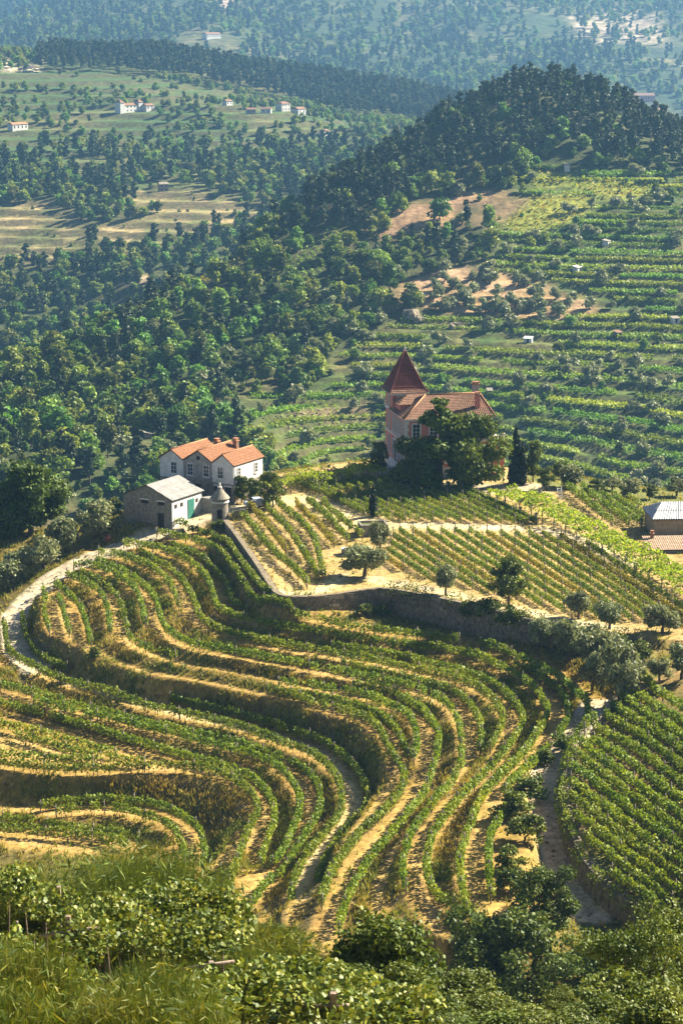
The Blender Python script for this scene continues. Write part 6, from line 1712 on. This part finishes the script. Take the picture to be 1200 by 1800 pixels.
def top_h(px, top, D, lo):
    g = near_point(px, D)[2] if D < 186 else float(hz(near_point(px, D)[0], D))
    return max(lo, float(PD(px, top, D)[2] - g))
def broom(px, D, n, r, top, label, mat='broom', seed=0, name='broom_bush', sink=.1):
    rng = np.random.default_rng(seed); p0 = near_point(px, D); root = empty(name, p0); tag(root, label, 'bush'); h = top_h(px, top, D, .5)
    a = rng.random(n) * 6.283; rr = np.sqrt(rng.random(n)) * r * .55
    bx, by = np.cos(a) * rr, np.sin(a) * rr
    hh = h * (.45 + .55 * rng.random(n)) * np.clip(1.1 - rr / r * .5, .4, 1); lean = (.25 + .5 * rng.random(n)) * rr / r * 1.2
    vs = []; T = 4
    for t in range(T + 1):
        f = t / T; w = .009 * (1 - f * .8)
        cx = bx + np.cos(a) * lean * hh * f ** 1.3 + rng.normal(size=n) * .02; cy = by + np.sin(a) * lean * hh * f ** 1.3; cz = hh * f - .1
        pa = a + 1.57 + rng.normal(size=n) * .8
        vs.append(np.stack([cx - np.cos(pa) * w, cy - np.sin(pa) * w, cz], 1)); vs.append(np.stack([cx + np.cos(pa) * w, cy + np.sin(pa) * w, cz], 1))
    V = np.stack(vs, 1).reshape(-1, 3); k = 2 * (T + 1); base = np.arange(n)[:, None] * k; F = []
    for t in range(T): F.append(np.concatenate([base + 2 * t, base + 2 * t + 1, base + 2 * t + 3, base + 2 * t + 2], 1))
    link('stems', mesh_np('stems', V, np.vstack(F), 4, [M[mat]], tint=np.tile(rng.random(n), T)), root)
    # fine twiglets
    m = n; i = rng.integers(0, n, m); f = .35 + .65 * rng.random(m)
    c = np.stack([bx[i] + np.cos(a[i]) * lean[i] * hh[i] * f ** 1.3, by[i] + np.sin(a[i]) * lean[i] * hh[i] * f ** 1.3, hh[i] * f - .1], 1) + rng.normal(size=(m, 3)) * .04
    link('twigs', leaf_mesh('twigs', c, (.025 + .03 * rng.random(m)) * (1 if h < 3 else 1.6), M[mat], rng=rng, aspect=7), root)
    return root
broom(55, 45, 4860, 1.0, 1640, 'tall feathery broom bush rising at the bottom left corner', seed=1)
broom(165, 46, 2430, 1.0, 1720, 'feathery broom bush on the bottom edge, second from the corner', seed=2)
broom(270, 47, 5508, 1.4, 1685, 'feathery broom bush on the bottom edge under the trellis', seed=3)
broom(345, 45, 2106, .9, 1735, 'feathery broom bush on the bottom edge before the pale vine', seed=4)
broom(0, 50, 3888, 1.0, 1640, 'feathery broom cut by the lower left edge', seed=5)
broom(225, 42.5, 4680, 1.2, 1735, 'low feathery broom at the bottom edge, third from the corner', seed=22)
broom(20, 42, 4320, 1.0, 1720, 'low feathery broom filling the bottom left corner', seed=24)
broom(235, 78, 21060, 4.0, 1492, 'large round olive-green broom bush before the lower terrace', seed=6, mat='near_tree')
broom(455, 74, 11664, 2.2, 1622, 'grey-green broom bush at the end of the lower tracks', seed=7)
broom(430, 66, 5832, 1.3, 1655, 'small broom bush beside the trellis vine', seed=8)
broom(20, 80, 6480, 1.6, 1512, 'bright green broom at the left edge behind the trellis', seed=9)
# bare twiggy tree
p0 = near_point(47, 64); root = empty('bare_sapling', p0); tag(root, 'nearly leafless sapling with thin twigs at the lower left', 'tree')
m = MB(); rg4 = random.Random(3); m.tube([(0, 0, -.3), (.02, 0, .9), (.05, 0, 1.7)], [.05, .04, .02], 6); m.build('trunk', M['bark'], root)
m = MB(); tips = []
for i in range(16):
    a = rg4.uniform(0, 6.28); z = rg4.uniform(.8, 1.7); l = rg4.uniform(.4, .9); e = Vector((l * math.cos(a), l * math.sin(a) * .6, z + l * .7)); m.tube([(.03, 0, z), tuple(e * .6 + Vector((0, 0, z * .4)) + Vector((.0, 0, -.05))), tuple(e)], [.016, .01, .005], 4); tips.append(e)
m.build('branches', M['bark'], root)
rng = np.random.default_rng(5); c = np.repeat(np.array([tuple(t) for t in tips]), 9, 0) + rng.normal(size=(len(tips) * 9, 3)) * .13
link('crown', leaf_mesh('crown', c, .09, M['near_leaf'], rng=rng, shape=6), root)

# brambles trailing over the lane wall and creeper on the shaded retaining wall
def trail(line, zoff, w, h, dens, label, seed, leaf=.2, cover=-.05, name='bramble', mat='vine'):
    rng = np.random.default_rng(seed); ln = smooth_line(np.asarray(line), .3); d = np.r_[0, np.cumsum(np.linalg.norm(np.diff(ln[:, :2], axis=0), axis=1))]
    n = int(d[-1] * dens); s_ = rng.random(n) * d[-1]; c = np.stack([np.interp(s_, d, ln[:, k]) for k in range(3)], 1)
    t = np.gradient(ln[:, :2], axis=0); t /= np.linalg.norm(t, axis=1, keepdims=True); nx, ny = np.interp(s_, d, t[:, 1]), -np.interp(s_, d, t[:, 0])
    u = rng.random(n); o_ = (u - .35) * w; b_ = fbm(s_ / 1.8, s_ * 0 + seed, 7, 3)
    c[:, 0] += nx * (o_ + .5); c[:, 1] += ny * (o_ + .5); c[:, 2] += zoff + np.where(u > .6, -(u - .6) * 2.5 * h * rng.random(n), rng.random(n) * h * .5) + b_ * .5
    c = c[b_ > cover]; p0 = ln[0, :3]; root = empty(name, p0); tag(root, label, 'bramble')
    link('foliage', leaf_mesh('foliage', c - p0, leaf * (.7 + .6 * rng.random(len(c))), M[mat], rng=rng, up_bias=.3), root)
trail(field_edge[2:], .0, 1.3, 1.3, 90, 'brambles trailing over the stone wall of the sunken lane', 3, cover=-.12)
trail(edge_top[9:17], -.1, 1.1, 2.6, 100, 'creeper hanging down the tall shaded retaining wall', 5, cover=-.04, mat='dark')
trail(sunk_w[3:] + np.array([-1.9, 0, .5]), .2, 1.6, .8, 80, 'weeds along the open side of the sunken lane', 8, cover=-.02)

# trees and shrubs below and right
NT = [make_tree('leafy', 300 + i, n=17000, leaf=.13) for i in range(2)]
FT = [make_tree('leafy', 310 + i, n=15000, leaf=.19) for i in range(2)]
def near_tree(proto, px, D, top, wf, rz, label, kd='leafy', sink=.1):
    h = top_h(px, top, D, .7)
    q = near_point(px, D)
    if D > 186: q[2] = float(hz(q[0], q[1]))
    s = h / (7.6 if kd == 'leafy' else 2.4)
    place_tree(proto, kd, q - np.array([0, 0, sink]), s * wf, rz, label, sz=s)
near_tree(FT[0], 975, 190, 1512, .98, 0, 'big leafy tree in front of the sunken lane, yellow-green tops')
near_tree(FT[1], 905, 184, 1580, 1.0, 1, 'rounded tree left of the big leafy tree, partly in its shade')
near_tree(FT[1], 1060, 178, 1650, 1.1, 2, 'dark tree below the stone wall of the lane')
near_tree(FT[0], 850, 184, 1650, 1.1, 4, 'dark tree at the foot of the rightmost lower track')
near_tree(NT[0], 1150, 84, 1592, .95, 3, 'tall foreground tree with dark trunk at the bottom right corner')
near_tree(NT[1], 1210, 90, 1580, .9, 5, 'foreground tree cut by the right edge')
near_tree(NT[1], 1010, 76, 1735, 1.25, 1, 'spreading foreground tree at the bottom, left of the dark trunk')
near_tree(NT[0], 900, 70, 1750, 1.5, 2, 'low foreground tree at the bottom edge under the big leafy tree')
NB = [make_tree('bush', 330 + i, n=9000, leaf=.085) for i in range(3)]
for i, (px, D, h, wf, lab) in enumerate([(670, 76, 1592, 1.0, 'dark dome bush below the middle tracks'), (610, 70, 1690, 1.3, 'dark bush at the bottom, left of the dome bush'), (730, 68, 1680, 1.2, 'leafy bush at the bottom, right of the dome bush'), (780, 62, 1740, 1.5, 'bush on the bottom edge under the hooked row'),
                                (840, 66, 1735, 1.3, 'sunlit bush on the bottom edge, middle right'), (700, 56, 1765, 1.7, 'low bush touching the bottom edge in the middle'), (960, 60, 1765, 1.5, 'bush touching the bottom edge under the spreading tree'), (1080, 62, 1740, 1.4, 'sunlit bush at the bottom right before the dark trunk'), (880, 54, 1775, 1.8, 'low sunlit bush on the bottom edge, right of centre'), (1180, 58, 1745, 1.4, 'bush in the very bottom right corner'),
                                (1130, 70, 1700, 1.3, 'shrub at the foot of the dark trunk'), (500, 66, 1715, 1.4, 'low bush between the broom and the dome bush'), (620, 60, 1750, 1.6, 'low bush over the hanging pale vine'), (820, 76, 1700, 1.4, 'shaded shrub below the hooked row end'),
   (570, 52, 1775, 1.7, 'low bush between the hanging vine leaves'), (770, 52, 1775, 1.7, 'low bush behind the bottom edge, right of centre'), (1000, 53, 1775, 1.7, 'dense low bush behind the bottom edge, right side')]):
    near_tree(NB[i % 3], px, D, h, wf, i * 1.7, lab, 'bush')
# scrub filling the slope between the near bank and the terraces
x, y, rng = jgrid(-32, 42, 125, 188, 3.4, 15)
z = hz(x, y); px = project(np.stack([x, y, z + 1.5], 1)); ok = (px[:, 1] < 1860) & (px[:, 0] > -80) & (px[:, 0] < 1280) & (rng.random(len(x)) < .75)
x, y, z = x[ok], y[ok], z[ok]
if len(x):
    bsrc = [o for o in COL.objects if o.name.startswith('crown') and o.data.name.startswith('bush_crown')][:3]
    instancer('slope_scrub', bsrc, x, y, z - .2, .5 + .5 * rng.random(len(x)), rng.integers(0, 3, len(x)), 'scrub covering the hidden slope below the terraces', rng)
# tall grass on the near bank
n = 30000; y = 48 + 50 * rng.random(n); x = (rng.random(n) - .62) * (y * .36 + 4)
keep = fbm(x / 2.2, y / 2.2, 91) > -.12
x, y = x[keep], y[keep]; z = relief(x, y)
o = link('tall_grass', tufts('tall_grass', x, y, z - .05, .35 + .55 * rng.random(len(x)), .006 + .006 * rng.random(len(x)), np.clip(.1 + .45 * rng.random(len(x)) - fbm(x / 3, y / 3, 93), 0, 1), 'grass', rng, lean=.25)); tag(o, 'tall dry grass on the near bank', kind='stuff')

# ------------------------------------------------------------------ haze
hz_b = MB(); hz_b.box(-2600, 2600, -120, 6100, -300, float(max(RZ.max(), 140)) + 12)
m, nt, out = new_mat('haze_air')
pv = nt.nodes.new('ShaderNodeVolumePrincipled'); pv.inputs['Color'].default_value = (.28, .60, 1.0, 1); pv.inputs['Density'].default_value = 0.00008; pv.inputs['Anisotropy'].default_value = .35
nt.links.new(pv.outputs[0], out.inputs['Volume'])
o = hz_b.build('haze', m); tag(o, 'thin blue summer haze filling the valley air', kind='stuff')
scene.cycles.volume_step_rate = 4
